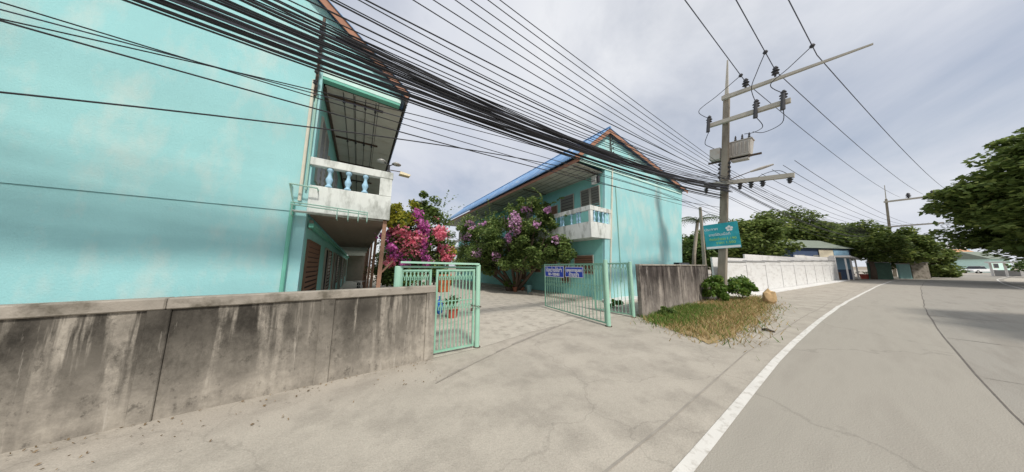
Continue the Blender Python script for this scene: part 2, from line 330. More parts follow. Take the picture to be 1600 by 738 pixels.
def leaves(name, P, size, m, parent=None, up=0.5, aspect=0.55, kind=None):
    """one folded rhombic leaf at each point of P"""
    n = len(P); nor = RNG.normal(size=(n, 3)); nor[:, 2] = np.abs(nor[:, 2]) + up; nor /= np.linalg.norm(nor, axis=1)[:, None]
    a = RNG.normal(size=(n, 3)); a -= (a * nor).sum(1)[:, None] * nor; a /= np.linalg.norm(a, axis=1)[:, None]
    b = np.cross(nor, a); L = (size * RNG.uniform(0.6, 1.3, n))[:, None]
    fold = nor * L * 0.15
    V = np.stack([P - a * L, P - b * L * aspect + fold, P + a * L, P + b * L * aspect + fold], 1).reshape(-1, 3)
    o = rawmesh(name, V, np.arange(4 * n).reshape(n, 4), m, parent)
    if kind: o['kind'] = kind
    return o
def clumps(center, rad, n_cl, cr, n_leaf, fill=0.55, flat=0.75, low=-1.0):
    c = np.array(center, float); rad = np.array(rad, float)
    d = RNG.normal(size=(n_cl * 3, 3)); d /= np.linalg.norm(d, axis=1)[:, None]; d = d[d[:, 2] > low][:n_cl]
    q = c + d * rad * (RNG.uniform(fill, 1.0, len(d)) ** 0.7)[:, None]
    idx = RNG.integers(0, len(q), n_leaf); sz = RNG.uniform(0.6, 1.35, len(q)) * cr
    g = RNG.normal(size=(n_leaf, 3)); g /= np.linalg.norm(g, axis=1)[:, None]; g *= (RNG.uniform(0, 1, n_leaf) ** 0.45)[:, None]
    g[:, 2] *= flat
    return q[idx] + g * sz[idx][:, None], q
def tree(name, label, base, center, rad, n_cl, cr, n_leaf, lsize, lm, tr=0.2, group=None, flat=0.75, bark='bark', up=0.9, fill=0.55, low=-1.0, cat='tree'):
    t = thing(name, label, cat, base, group)
    P, q = clumps(center, rad, n_cl, cr, n_leaf, fill, flat, low)
    leaves('crown', P, lsize, M[lm], t, up)
    mb = MB(); b = Vector([float(v) for v in base]); c = Vector([float(v) for v in center]); fork = b.lerp(c, 0.55); fork.z = b.z + (c.z - b.z) * 0.55
    mid = b.lerp(fork, 0.5) + Vector((tr * 0.5, -tr * 0.3, 0))
    mb.tube([b - Vector((0, 0, 0.1)), mid, fork], [tr, tr * 0.8, tr * 0.65], 8)
    for i in range(min(9, len(q))):
        e = Vector(q[i * len(q) // 9]); m_ = fork.lerp(e, 0.5) + Vector((0, 0, 0.08 * (e - fork).length))
        mb.tube([fork, m_, fork.lerp(e, 0.92)], [tr * 0.5, tr * 0.3, tr * 0.1], 5)
    mb.build('trunk', M[bark], t, smooth=True)
    return t
def text_obj(body, size, m, parent, loc, rot, name='lettering', align='CENTER', bold=0.0, width=None):
    cu = bpy.data.curves.new(name, 'FONT'); cu.body = body; cu.size = size; cu.align_x = align; cu.align_y = 'CENTER'; cu.extrude = 0.002; cu.offset = bold
    o = bpy.data.objects.new(name, cu); COL.objects.link(o)
    bpy.context.view_layer.update()
    me = bpy.data.meshes.new_from_object(o.evaluated_get(bpy.context.evaluated_depsgraph_get()))
    bpy.data.objects.remove(o); me.materials.clear(); me.materials.append(m)
    if width and len(me.vertices):
        xs = [v.co.x for v in me.vertices]; k = width / max(1e-4, max(xs) - min(xs))
        for v in me.vertices: v.co.x *= k
    t = bpy.data.objects.new(name, me); COL.objects.link(t); t.parent = parent; t.location = loc; t.rotation_euler = rot
    return t

# ================================================================== SETTING
def sheet(name, poly, z, m, kind='structure'):
    mb = MB(); mb.add([(float(p[0]), float(p[1]), z) for p in poly], [tuple(range(len(poly)))])
    return tag(mb.build(name, m), kind=kind)
def strip(name, left, right, z, m, kind='structure'):
    mb = MB(); n = len(left)
    mb.add([(p[0], p[1], z) for p in left] + [(p[0], p[1], z) for p in right], [(i, i + 1, n + i + 1, n + i) for i in range(n - 1)])
    return tag(mb.build(name, m), kind=kind)
mb = MB(); mb.add([(-900, -900, -0.02), (1500, -900, -0.02), (1500, 900, -0.02), (-900, 900, -0.02)], [(0, 1, 2, 3)])
tag(mb.build('ground', M['asphalt_sheet']), kind='structure')
def curve_pts(keys, n=80):
    xs = np.array([k[0] for k in keys], float); ys = np.array([k[1] for k in keys], float)
    X = np.concatenate([np.linspace(xs[0], 20, 30), np.geomspace(20.5, xs[-1], n)])
    Y = np.interp(X, xs, ys)
    for _ in range(3): Y[1:-1] = (Y[:-2] + 2 * Y[1:-1] + Y[2:]) / 4
    return list(zip(X, Y))
edgeL = curve_pts([(-40, 1.3), (0, 1.17), (4, 1.17), (7, 1.18), (11, 1.1), (16.2, 0.87), (24, 0.4), (34, -0.35), (44, -1.1), (60, -2.6), (80, -5.2), (110, -11), (160, -26), (230, -55)])
def off(c, d): return [(x, y - d) for x, y in c]
strip('verge', [(x, 40.0) for x, y in edgeL], off(edgeL, -0.0), -0.006, M['ground'])
strip('right_verge', off(edgeL, 6.9), [(x, -60.0) for x, y in edgeL], -0.006, M['yard'])
strip('road', edgeL, off(edgeL, 2.16), 0.0, M['road'])
strip('far_lane', off(edgeL, 2.16), off(edgeL, 6.9), 0.0, M['road2'])
def wob(c, w, amp): return [(x, y + amp * math.sin(i * 1.7) + amp * math.sin(i * 0.61)) for i, (x, y) in enumerate(c)]
strip('edge_line', wob(off(edgeL, -0.045), 0, 0.006), wob(off(edgeL, 0.075), 0, 0.008), 0.004, M['line'])
strip('lane_joint', wob(off(edgeL, 2.15), 0, 0.012), wob(off(edgeL, 2.175), 0, 0.016), 0.004, M['joint'])
strip('far_edge_line', off(edgeL, 6.45), off(edgeL, 6.56), 0.004, M['line'])
strip('slab_edge', wob(off(edgeL, -0.40), 0, 0.03), wob(off(edgeL, -0.425), 0, 0.028), 0.001, M['edge'])
for k_, (x, lab) in enumerate([(9.5, 'a'), (13.8, 'b'), (19.5, 'c'), (27, 'd')]):
    y0 = float(np.interp(x, [p[0] for p in edgeL], [p[1] for p in edgeL])); m_ = MB(); n_ = 14
    for i in range(n_):
        a0, a1 = y0 - 2.2 - 4.5 * i / n_, y0 - 2.2 - 4.5 * (i + 1) / n_; d0, d1 = .06 * math.sin(i * 1.3 + k_), .06 * math.sin((i + 1) * 1.3 + k_); w_ = .012 + .012 * ((i * 7 + k_) % 3)
        m_.add([(x + d0, a0, .004), (x + d1, a1, .004), (x + d1 + w_, a1, .004), (x + d0 + w_, a0, .004)], [(0, 1, 2, 3)])
    tag(m_.build('slab_joint', M['joint']), kind='structure')
# the yard behind the gates, and the apron edge, its soft shading painted as a broken dark strip
sheet('yard', [(-16, 5.45), (2.6, 5.35), (4.6, 5.75), (7.3, 5.9), (9.3, 5.3), (12.6, 6.2), (12.6, 60), (-16, 60)], 0.0, M['yard'])
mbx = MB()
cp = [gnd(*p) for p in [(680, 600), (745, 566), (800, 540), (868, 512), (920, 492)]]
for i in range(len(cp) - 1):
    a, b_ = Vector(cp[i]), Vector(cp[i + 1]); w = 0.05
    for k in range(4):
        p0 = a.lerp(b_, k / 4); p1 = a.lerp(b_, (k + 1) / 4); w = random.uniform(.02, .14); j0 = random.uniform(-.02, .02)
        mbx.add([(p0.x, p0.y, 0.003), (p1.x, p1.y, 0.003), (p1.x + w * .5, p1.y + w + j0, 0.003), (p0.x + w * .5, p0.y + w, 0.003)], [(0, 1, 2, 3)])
tag(mbx.build('apron_edge_shade', M['edge']), kind='structure')

# ================================================================== LEFT BOUNDARY WALL
def bwall(name, label, p, q, top, m, nb, th=0.15, cap_h=0.16, pier_w=0.16, end_pier=True, cat='wall', cap=True, coursed=False):
    t = thing(name, label, cat, (p[0], p[1], 0))
    p, q = Vector((p[0], p[1], 0)), Vector((q[0], q[1], 0)); d = (q - p).normalized(); n = Vector((-d.y, d.x, 0)); L = (q - p).length
    def bx(s0, s1, n0, n1, z0, z1, nm, mm, bev=0.0, jit=0.0):
        a = p + d * s0; b = p + d * s1
        lo = [a + n * n0, b + n * n0, b + n * n1, a + n * n1]; lo = [Vector((c.x, c.y, z0)) for c in lo]; hi = [Vector((c.x, c.y, z1)) for c in lo]
        return MB().hexa(lo, hi).build(nm, mm, t, bevel=bev)
    bay = L / nb
    for i in range(nb):
        s0 = i * bay + pier_w / 2 + 0.002; s1 = (i + 1) * bay - pier_w / 2 - 0.002
        z = -0.05; courses = 3 if coursed else 1
        for c in range(courses):
            z1 = (top - cap_h) * (c + 1) / courses - (0.006 if c < courses - 1 else 0.002)
            bx(s0, s1, -th / 2 + 0.03 + random.uniform(-.004, .004), th / 2 - 0.03, z, z1, 'panel', m); z = z1 + 0.006
    for i in range(nb + 1): bx(i * bay - pier_w / 2, i * bay + pier_w / 2, -th / 2, th / 2, -0.05, top - cap_h - 0.001, 'pier', m, 0.008)
    if cap:
        k = max(1, nb // 2)
        for i in range(k): bx(-pier_w / 2 + i * (L + pier_w) / k + 0.003, -pier_w / 2 + (i + 1) * (L + pier_w) / k - 0.003, -th / 2 - 0.015, th / 2 + 0.015, top - cap_h, top + random.uniform(-.006, .006), 'coping', M['cap'], 0.015)
    return t
bwall('boundary_wall', 'low stained grey concrete wall with flat coping in front of the nearer aqua building', (-13.0, 5.4), (1.40, 5.4), 1.56, M['wall_l'], 8, 0.18, 0.15, 0.2)
bwall('boundary_wall', 'taller black-streaked concrete wall between small gate and utility pole', (9.5, 4.9), (18.3, 5.25), 2.08, M['wall_r'], 4, 0.16, 0.07, 0.2)

# ================================================================== GATES
def gate_leaf(name, label, p, q, z0, z1, nbar, ring=True, mid=True):
    t = thing(name, label, 'gate', (p[0], p[1], 0))
    P, Q = Vector((p[0], p[1], 0)), Vector((q[0], q[1], 0)); d = (Q - P); Ln = d.length; d.normalize()
    at = lambda s, z: P + d * s + Vector((0, 0, z))
    f = MB(); w = 0.045
    f.beam(at(0, z0), at(0, z1), w, w); f.beam(at(Ln, z0), at(Ln, z1), w, w)
    f.beam(at(0.02, z1 - w / 2), at(Ln - 0.02, z1 - w / 2), w * .9, w * .9); f.beam(at(0.02, z0 + w / 2), at(Ln - 0.02, z0 + w / 2), w * .9, w * .9)
    f.build('frame', M['gate'], t)
    zr = z1 - 0.24
    sc = MB()
    step = (Ln - w) / (nbar + 1); bar = None
    for i in range(nbar):
        c = at(w / 2 + step * (i + 1), 0)
        if bar is None:
            bar = MB().tube([(c.x, c.y, z0 + w), (c.x, c.y, z1 - w)], 0.014, 6).build('bar', M['gate'], t); b0 = c
        else: dup(bar, t, (c.x - b0.x, c.y - b0.y, 0))
    if ring:
        for i in range(nbar + 1):
            cc = at(w / 2 + step * (i + 0.5), 0); rr = min(step * 0.46, 0.10)
            for zc in [z1 - w - rr - 0.005] + ([z0 + (z1 - z0) * 0.58] if mid else []):
                sc.tube([cc + d * rr * math.cos(a) + Vector((0, 0, zc + rr * math.sin(a))) for a in np.linspace(-.3, 3.44, 9)], 0.011, 4)
                sc.tube([cc + d * rr * .95 * s + Vector((0, 0, zc - .02)) for s in (-1,)] + [cc + d * 0.01 + Vector((0, 0, zc - 0.16))], 0.009, 4)
                sc.tube([cc + d * rr * .95 + Vector((0, 0, zc - .02)), cc - d * 0.01 + Vector((0, 0, zc - 0.16))], 0.009, 4)
        tag(sc.build('scrollwork', M['gate'], t), kind='stuff')
    return t
def post(label, x, y, r, h, m='gatepost'):
    t = thing('gate_post', label, 'post', (x, y, 0), 'green steel gate posts')
    MB().lathe([(r, -0.05), (r, h - 0.01), (r * .9, h)], (x, y, 0), 14).build('tube', M[m], t, smooth=False)
    MB().lathe([(r * 1.5, -0.02), (r * 1.5, 0.012)], (x, y, 0), 14).build('base_plate', M['steel'], t)
    return t
gl = gate_leaf('steel_gate', 'green barred gate leaf standing beside the end of the low wall', (1.56, 5.5), (2.48, 5.46), 0.05, 1.92, 9)
gate_leaf('steel_gate', 'green scroll-topped gate leaf half hidden behind the low wall', (0.86, 5.9), (1.44, 5.62), 0.05, 1.92, 6)
post('thick pale green post holding the chain at the left of the driveway', 2.60, 5.46, 0.062, 2.03)
post('pale green post rising behind the low concrete wall', 0.79, 5.9, 0.09, 2.0)
t = thing('gate_rail', 'pale green double top rail running over the left gate leaves', 'rail', (1.7, 5.6, 2))
MB().beam((0.80, 5.76, 2.09), (2.60, 5.40, 2.05), 0.05, 0.045).build('rail', M['gatepost'], t)
MB().beam((0.82, 5.88, 1.985), (2.56, 5.52, 1.965), 0.05, 0.045).build('rail', M['gate'], t)
g2 = gate_leaf('steel_gate', 'wide green gate leaf swung open carrying two blue signs', (7.74, 8.60), (7.14, 4.92), 0.06, 2.10, 19)
post('pale green post at the right of the driveway', 7.12, 4.80, 0.075, 2.22)
g3 = gate_leaf('steel_gate', 'narrow green pedestrian gate beside the black-streaked wall', (9.10, 6.75), (9.14, 5.16), 0.06, 2.14, 9, mid=False)
post('pale green post next to the black-streaked wall', 9.17, 5.06, 0.065, 2.18)
# chain and padlock
t = thing('chain', 'dark chain looped round the left gate post', 'chain', (2.60, 5.46, 1.0))
ch = MB()
for k in range(14):
    a = k / 14 * 2 * math.pi; c = Vector((2.55 + 0.13 * math.cos(a), 5.45 + 0.09 * math.sin(a), 1.0 - 0.03 * math.cos(a)))
    tg = Vector((-math.sin(a), math.cos(a) * .7, 0)).normalized(); o_ = Vector((0, 0, 1)) if k % 2 else tg.cross(Vector((0, 0, 1)))
    ch.tube([c + tg * 0.032 * math.cos(b) + o_ * 0.016 * math.sin(b) for b in np.linspace(0, 2 * math.pi, 9)], 0.006, 4)
ch.build('links', M['steel'], t)
MB().box((2.38, 5.36, 0.90), (2.43, 5.39, 0.97)).build('padlock', M['steel'], t, bevel=0.006)
# two blue signs on the open leaf
def gate_sign(label, s0, s1, z0, z1, lines):
    a = Vector((7.74, 8.60, 0)); b = Vector((7.14, 4.92, 0)); d = (b - a).normalized(); n = Vector((d.y, -d.x, 0))   # n towards the driveway
    if n.x > 0: n = -n
    c = a + d * (s0 + s1) / 2 + n * 0.035 + Vector((0, 0, (z0 + z1) / 2))
    ang = math.atan2(d.y, d.x)
    t = thing('gate_sign', label, 'sign', c, 'blue signs on the gate', (0, 0, ang)); w, h = s1 - s0, z1 - z0
    MB().box((-w / 2, -0.006, -h / 2), (w / 2, 0.006, h / 2)).build('board', M['signblue'], t, local=True)
    br = MB()
    for (x0, x1, y0, y1) in [(-w / 2, w / 2, h / 2 - .02, h / 2), (-w / 2, w / 2, -h / 2, -h / 2 + .02), (-w / 2, -w / 2 + .02, -h / 2 + .02, h / 2 - .02), (w / 2 - .02, w / 2, -h / 2 + .02, h / 2 - .02)]:
        br.box((x0, -0.009, y0), (x1, -0.0065, y1))
    br.build('border', M['signwhite'], t, local=True)
    for (body, zc, sz, wd) in lines: text_obj(body, sz, M['signwhite'], t, (0, -0.010, zc), (math.pi / 2, 0, 0), width=wd, bold=0.006)
    return t
d2 = (Vector((7.14, 4.92, 0)) - Vector((7.74, 8.60, 0)))
def s_at(px):   # distance along the open leaf at the photo column px
    d = ray(px, 430); a = Vector((7.74, 8.60)); v = Vector((d2.x, d2.y)).normalized()
    den = d[0] * v.y - d[1] * v.x; tt = (a.x * v.y - a.y * v.x) / den
    return (Vector((d[0] * tt, d[1] * tt)) - a).dot(v)
gate_sign('blue sign with a phone number, nearer the free end of the leaf', s_at(853), s_at(882), 1.50, 2.00, [('ห้องว่างให้เช่า', 0.06, 0.24, None), ('081-6000481', -0.13, 0.17, None)])
gate_sign('blue no-entry sign in two lines, nearer the hinge post', s_at(884.5), s_at(912.5), 1.54, 1.97, [('บุคคลภายนอก', 0.07, 0.17, None), ('ห้ามเข้า', -0.11, 0.22, None)])

# ================================================================== LEFT BUILDING
Y1 = 7.5
b1 = thing('apartment_building', 'near aqua two-storey apartment block with white balcony behind the low wall', 'building', (-1.2, Y1, 0))
ROOF1 = lambda x: 10.85 + 0.83 * (-3.2 - x) if x > -3.2 else 10.85 + 0.18 * (x + 3.2)
MB().prism([(-14, Y1 + .02, -.05), (-1.18, Y1 + .02, -.05), (-1.18, Y1 + .02, 3.33), (-14, Y1 + .02, 3.33)], (0, .2, 0)).build('lower_wall', M['aqua'], b1)
MB().prism([(-14, Y1, 3.336), (-1.18, Y1, 3.336), (-1.18, Y1, 7.10), (-1.18, Y1, 7.30), (0.72, Y1, 7.31), (0.74, Y1, ROOF1(.74) - .12), (-3.2, Y1, 10.72), (-14, Y1, ROOF1(-14) - .12)], (0, .2, 0)).build('upper_wall', M['aqua'], b1)
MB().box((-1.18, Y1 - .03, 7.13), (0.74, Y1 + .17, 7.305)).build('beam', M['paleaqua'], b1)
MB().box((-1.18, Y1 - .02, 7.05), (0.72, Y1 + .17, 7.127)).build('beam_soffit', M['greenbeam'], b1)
YE = 36.0
# corridor wall with openings left as pieces between doors and windows
def yat(px, X=-1.2, y=400): return float(onX(px, y, X)[1])
mbw = MB(); mbw.box((-1.42, Y1 + .22, -.05), (-1.2, YE, 3.3)); mbw.build('corridor_wall', M['aqua_shade'], b1)
MB().box((-1.42, Y1 + .2, 3.45), (-1.2, YE, 7.12)).build('corridor_wall', M['aqua_shade'], b1)
MB().box((-1.18, Y1 + .02, 3.34), (0.62, YE, 3.46)).build('gallery_floor', M['offwhite'], b1)
MB().box((-1.2, Y1 + .1, 0.01), (0.9, YE, 0.12)).build('corridor_floor', M['yard'], b1)
MB().box((-1.18, Y1 + .22, 6.9), (-1.12, YE, 7.0)).build('corridor_moulding', M['steel'], b1)
# doors and louvres along the corridor, both storeys
def louvre(parent, X, y0, y1, z0, z1, nx=1, n=10, name='window', sgn=1, panem='louvre', fm='frame'):
    fr = MB(); w = 0.05
    e = 0.05 * sgn; xa, xb = (X, X + e) if e > 0 else (X + e, X)
    for (a, b, c, d) in [(y0, y1, z0, z0 + w), (y0, y1, z1 - w, z1), (y0, y0 + w, z0 + w, z1 - w), (y1 - w, y1, z0 + w, z1 - w)]: fr.box((xa, a, c), (xb, b, d))
    wn = fr.build(name, M[fm], parent)
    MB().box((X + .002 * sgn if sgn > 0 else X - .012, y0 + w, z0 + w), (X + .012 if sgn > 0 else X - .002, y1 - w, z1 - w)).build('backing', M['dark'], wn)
    hh = (z1 - z0 - 2 * w) / n; proto = None
    for i in range(n):
        zc = z0 + w + hh * (i + .5)
        if proto is None:
            xs = X + .03 * sgn; proto = MB().hexa([(xs - .015 * sgn, y0 + w, zc - hh * .42), (xs + .015 * sgn, y0 + w, zc + hh * .30), (xs + .015 * sgn, y1 - w, zc + hh * .30), (xs - .015 * sgn, y1 - w, zc - hh * .42)],
                                                  [(xs - .010 * sgn, y0 + w, zc - hh * .34), (xs + .020 * sgn, y0 + w, zc + hh * .38), (xs + .020 * sgn, y1 - w, zc + hh * .38), (xs - .010 * sgn, y1 - w, zc - hh * .34)]).build('slat', M[panem], wn); z_ = zc
        else: dup(proto, wn, (0, 0, zc - z_))
    return wn
def door(parent, X, y0, y1, z0, z1, sgn=1, m='wood', pm='dark'):
    w = 0.06; fr = MB(); xa, xb = (X, X + .06) if sgn > 0 else (X - .06, X)
    for (a, b, c, d) in [(y0, y1, z1 - w, z1), (y0, y0 + w, z0, z1 - w), (y1 - w, y1, z0, z1 - w)]: fr.box((xa, a, c), (xb, b, d))
    dr = fr.build('door', M['frame'], parent)
    xa, xb = (X + .004, X + .03) if sgn > 0 else (X - .03, X - .004)
    MB().box((xa, y0 + w, z0), (xb, y1 - w, z1 - w)).build('door_leaf', M[m], dr)
    xa, xb = (X + .032, X + .042) if sgn > 0 else (X - .042, X - .032)
    for (c, d) in [(z0 + .15, z0 + .95), (z0 + 1.1, z1 - .2)]:
        MB().box((xa, y0 + w + .1, c), (xb, y1 - w - .1, d)).build('door_panel', M[m], dr)
    return dr
ya, yb = Y1 + .3, Y1 + .3 + 1.0
louvre(b1, -1.2, Y1 + .62, Y1 + 2.9, 0.12, 2.72, n=18, name='folding_shutter', panem='wood', fm='wood')
yy = Y1 + 4.6
while yy < 32:
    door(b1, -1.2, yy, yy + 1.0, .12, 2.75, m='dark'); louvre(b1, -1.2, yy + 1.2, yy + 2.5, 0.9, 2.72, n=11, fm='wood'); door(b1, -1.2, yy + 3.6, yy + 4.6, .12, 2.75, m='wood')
    yy += 5.6
MB().box((-1.199, Y1 + .62, 3.0), (-1.13, Y1 + .78, 3.25)).build('meter_box', M['frame'], b1)
yy = Y1 + .6
while yy < 30:
    louvre(b1, -1.2, yy, yy + .75, 4.35, 6.3, n=10); louvre(b1, -1.2, yy + .8, yy + 1.55, 4.35, 6.3, n=10); door(b1, -1.2, yy + 1.9, yy + 2.8, 3.47, 5.9)
    yy += 4.0
# ceiling boards under the gallery
pb = None; y = Y1 + .3
for i in range(40):
    if pb is None: pb = MB().box((-1.15, y, 3.31), (0.58, y + .27, 3.338)).build('ceiling_board', M['undercroft'], b1)
    else: dup(pb, b1, (0, .29 * i, 0))
MB().box((-1.15, Y1 + .25, 3.0), (-1.05, YE, 3.1)).build('pipe_run', M['greenbeam'], b1)
# soffit panels
ps = None
for i in range(15):
    for j in range(3):
        if ps is None: ps = MB().box((-1.14, Y1 + .2, 7.02), (-0.50, Y1 + 1.39, 7.045)).build('soffit_panel', M['soffit'], b1)
        else: dup(ps, b1, (j * .655, i * 1.205, random.uniform(-.004, .004)))
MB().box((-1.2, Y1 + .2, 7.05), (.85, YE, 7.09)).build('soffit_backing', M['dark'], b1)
# conduits with brackets under the soffit
for k in range(4):
    x = -0.72 + .27 * k
    MB().tube([(x, Y1 + .1, 6.93), (x + random.uniform(-.02, .02), Y1 + 8, 6.91), (x, YE - 2, 6.93)], 0.012, 6).build('conduit', M['cable'], b1)
for i in range(6):
    yb_ = Y1 + .5 + i * 2.6; br = MB().box((-1.1, yb_, 6.955), (0.3, yb_ + .05, 7.015)).build('conduit_bracket', M['steel'], b1)
    for k in range(4): MB().lathe([(.03, 0), (.04, .03), (.025, .06), (.035, .09)], (-0.72 + .27 * k, yb_ + .025, 6.87), 8).build('insulator', M['insul'], br)
# balcony
pv = MB().box((-1.18, Y1 - .04, 3.34), (0.66, Y1 + .1, 4.05)).build('parapet', M['offwhite'], b1, bevel=.01)
MB().box((-1.22, Y1 - .06, 4.58), (0.68, Y1 + .12, 4.79)).build('handrail', M['offwhite'], b1, bevel=.012)
MB().box((0.35, Y1 - .045, 4.052), (0.66, Y1 + .105, 4.578)).build('balcony_pier', M['offwhite'], b1)
prof = [(.075, 0), (.075, .05), (.05, .06), (.045, .1), (.075, .18), (.08, .23), (.05, .30), (.035, .38), (.045, .43), (.07, .46), (.075, .525)]
bal = None
for k, px in enumerate((514, 544, 571)):
    x = float(onY(px, 285, Y1)[0])
    if bal is None: bal = MB().lathe(prof, (x, Y1 + .03, 4.053), 12).build('baluster', M['blue_bal'], b1, smooth=True); x_ = x
    else: dup(bal, b1, (x - x_, 0, 0))
for k in range(8): dup(bal, b1, (0.55 - x_, .9 + k * .9, 0))
MB().box((0.50, Y1 + .11, 3.465), (0.62, YE, 4.05)).build('parapet', M['offwhite'], b1)
MB().box((0.48, Y1 + .13, 4.585), (0.64, YE, 4.78)).build('handrail', M['offwhite'], b1)
MB().box((-1.2, YE + .01, 0), (0.9, YE + .2, 7.0)).build('shade_end_wall', M['undercroft'], b1)  # added to close the corridor, dark colour stands for the shade within
# roof sheet, ridge at x = -3.2, corrugated across the slope
def corr_roof(parent, pts0, pts1, m, name='roof_sheet', pitch=0.15, amp=0.03, th=0.02):
    """pts0 / pts1: eave and ridge points at the near end; last arg: y extent taken from pts1"""
    (e0, r0), (e1, r1) = pts0, pts1
    e0, r0, e1, r1 = [np.array(v, float) for v in (e0, r0, e1, r1)]
    L = np.linalg.norm(e1 - e0); n = int(L / pitch * 4); nor = np.cross(e1 - e0, r0 - e0); nor /= np.linalg.norm(nor)
    if nor[2] < 0: nor = -nor
    V = []
    for i in range(n + 1):
        f = i / n; hgt = amp * math.sin(2 * math.pi * i / 4 + .5)
        for w_, lo in ((0, 0), (1, 0), (0, 1), (1, 1)):
            p = (e0 * (1 - f) + e1 * f) * (1 - w_) + (r0 * (1 - f) + r1 * f) * w_ + nor * (hgt - th * lo); V.append(p)
    F = []
    for i in range(n):
        a, b = 4 * i, 4 * (i + 1)
        F += [(a, b, b + 1, a + 1), (a + 2, a + 3, b + 3, b + 2), (a, a + 2, b + 2, b), (a + 1, b + 1, b + 3, a + 3)]
    F += [(0, 1, 3, 2), (4 * n, 4 * n + 2, 4 * n + 3, 4 * n + 1)]
    return rawmesh(name, np.array(V), np.array(F), m, parent)
corr_roof(b1, ((0.98, Y1 - .25, 7.42), (-3.2, Y1 - .25, 10.90)), ((0.98, YE, 7.42), (-3.2, YE, 10.90)), M['roof_blue'])
corr_roof(b1, ((-14.4, Y1 - .25, 8.90), (-3.2, Y1 - .25, 10.90)), ((-14.4, YE, 8.90), (-3.2, YE, 10.90)), M['roof_blue'], pitch=.3)
MB().beam((0.95, Y1 - .20, 7.33), (-3.18, Y1 - .20, 10.77), 0.03, 0.20, (0.64, 0, .77)).build('bargeboard', M['barge'], b1)
MB().beam((-14.3, Y1 - .20, 8.80), (-3.22, Y1 - .20, 10.77), 0.03, 0.20, (-.17, 0, .98)).build('bargeboard', M['barge'], b1)
MB().box((0.86, Y1 - .18, 7.05), (0.90, YE, 7.30)).build('fascia', M['fascia_shade'], b1)
MB().tube([(-3.2, Y1 - .27, 10.93), (-3.2, YE, 10.93)], .09, 8).build('ridge_cap', M['roof_blue'], b1)
# leaning brown posts of the ground floor
pp = MB().beam((0.47, Y1 + .12, 0.0), (0.56, Y1 + .12, 3.33), .10, .10, (0, 1, 0)).build('post', M['postwood'], b1)
MB().beam((0.50, Y1 + .12, 1.75), (0.84, Y1 + .12, 2.15), .05, .05, (0, 1, 0)).build('brace', M['postwood'], b1)
for k in range(1, 6): dup(pp, b1, (0, 4.0 * k, 0))
# pipes on the corner
MB().tube([(-1.44, Y1 - .06, 0), (-1.44, Y1 - .06, 3.55)], .04, 8).build('downpipe', M['greenbeam'], b1)
MB().tube([(-1.33, Y1 - .05, 3.6), (-1.34, Y1 - .05, 6.9)], .035, 8).build('downpipe', M['pvc'], b1)
MB().tube([(-1.24, Y1 - .05, 3.9), (-1.25, Y1 - .05, 6.6)], .022, 8).build('conduit', M['pipe'], b1)
# pipe bracket in front of the balcony
t = thing('pipe_rack', 'pale green pipe rack hung under the near balcony', 'rack', (-0.8, Y1, 3.4))
fr = MB()
for z in (3.40, 3.46): fr.tube([(-1.42, Y1 - .30, z + .04), (0.10, Y1 - .30, z - .02)], .016, 6)
for x in (-1.4, -.55, -.32, -.1, .10): fr.tube([(x, Y1 - .30, 3.45), (x, Y1 - .30, 3.20), (x, Y1 - .04, 3.20)], .014, 6)
fr.tube([(-1.42, Y1 - .30, 3.45), (-1.42, Y1 - .02, 3.52)], .016, 6); fr.build('frame', M['pipe'], t)
fr = MB(); fr.tube([(-1.5, Y1 - .02, 3.95), (-1.5, Y1 - .25, 3.95), (-1.0, Y1 - .25, 3.93), (-1.0, Y1 - .02, 3.93)], .02, 6); fr.tube([(-1.5, Y1 - .25, 3.95), (-1.44, Y1 - .03, 3.55)], .015, 6); fr.build('bracket', M['pipe'], t)
MB().box((-1.40, Y1 - .29, 3.30), (-.02, Y1 - .05, 3.32)).build('shelf', M['offwhite'], t)
# service mast on the gable
def mast(label, p, h, n=5):
    t = thing('service_mast', label, 'mast', p, 'steel masts carrying service cables')
    x, y, z = [float(c) for c in p]
    MB().box((x - .03, y - .03, z), (x + .03, y + .03, z + h)).build('upright', M['steel'], t)
    for k in range(n):
        zz_ = z + h * (.12 + .8 * k / n)
        MB().tube([(x - .0, y - .02, zz_), (x, y - .16, zz_)], .012, 6).build('bracket', M['steel'], t)
        MB().lathe([(.03, 0), (.05, .02), (.03, .05), (.05, .08), (.03, .1)], (x, y - .15, zz_ - .05), 8).build('insulator', M['insul'], t)
    return t
mast('dark steel service mast on the near building corner', (-1.28, Y1 - .08, 6.45), 2.35, 6)
# double flood lamp and cream street lamp
p = onY(602, 272, Y1 + .05)
t = thing('flood_lamp', 'twin round lamp on the near balcony corner pier', 'lamp', (0.55, Y1 + .02, 4.79))
x0, y0, z0 = 0.55, Y1 + .02, 4.79
MB().lathe([(.07, 0), (.07, .04), (.03, .06), (.03, .22), (.05, .24)], (x0, y0, z0), 10).build('stand', M['insul'], t)
for s in (-1, 1):
    hd = MB().lathe([(.02, .05), (.08, .02), (.13, -.02), (.125, -.035)], (x0 + .20 * s, y0, z0 + .34), 14).build('lamp_head', M['chrome'], t, smooth=True)
    MB().tube([(x0, y0, z0 + .22), (x0 + .2 * s, y0, z0 + .36)], .015, 6).build('arm', M['insul'], t)
p = onY(632, 275, 8.6)
t = thing('wall_lamp', 'cream lamp head on thin arm beyond the near balcony', 'lamp', (0.66, 8.6, p[2] + .1))
MB().tube([(0.62, 8.6, p[2] + .10), (p[0] - .1, 8.6, p[2] + .12)], .015, 6).build('arm', M['steel'], t)
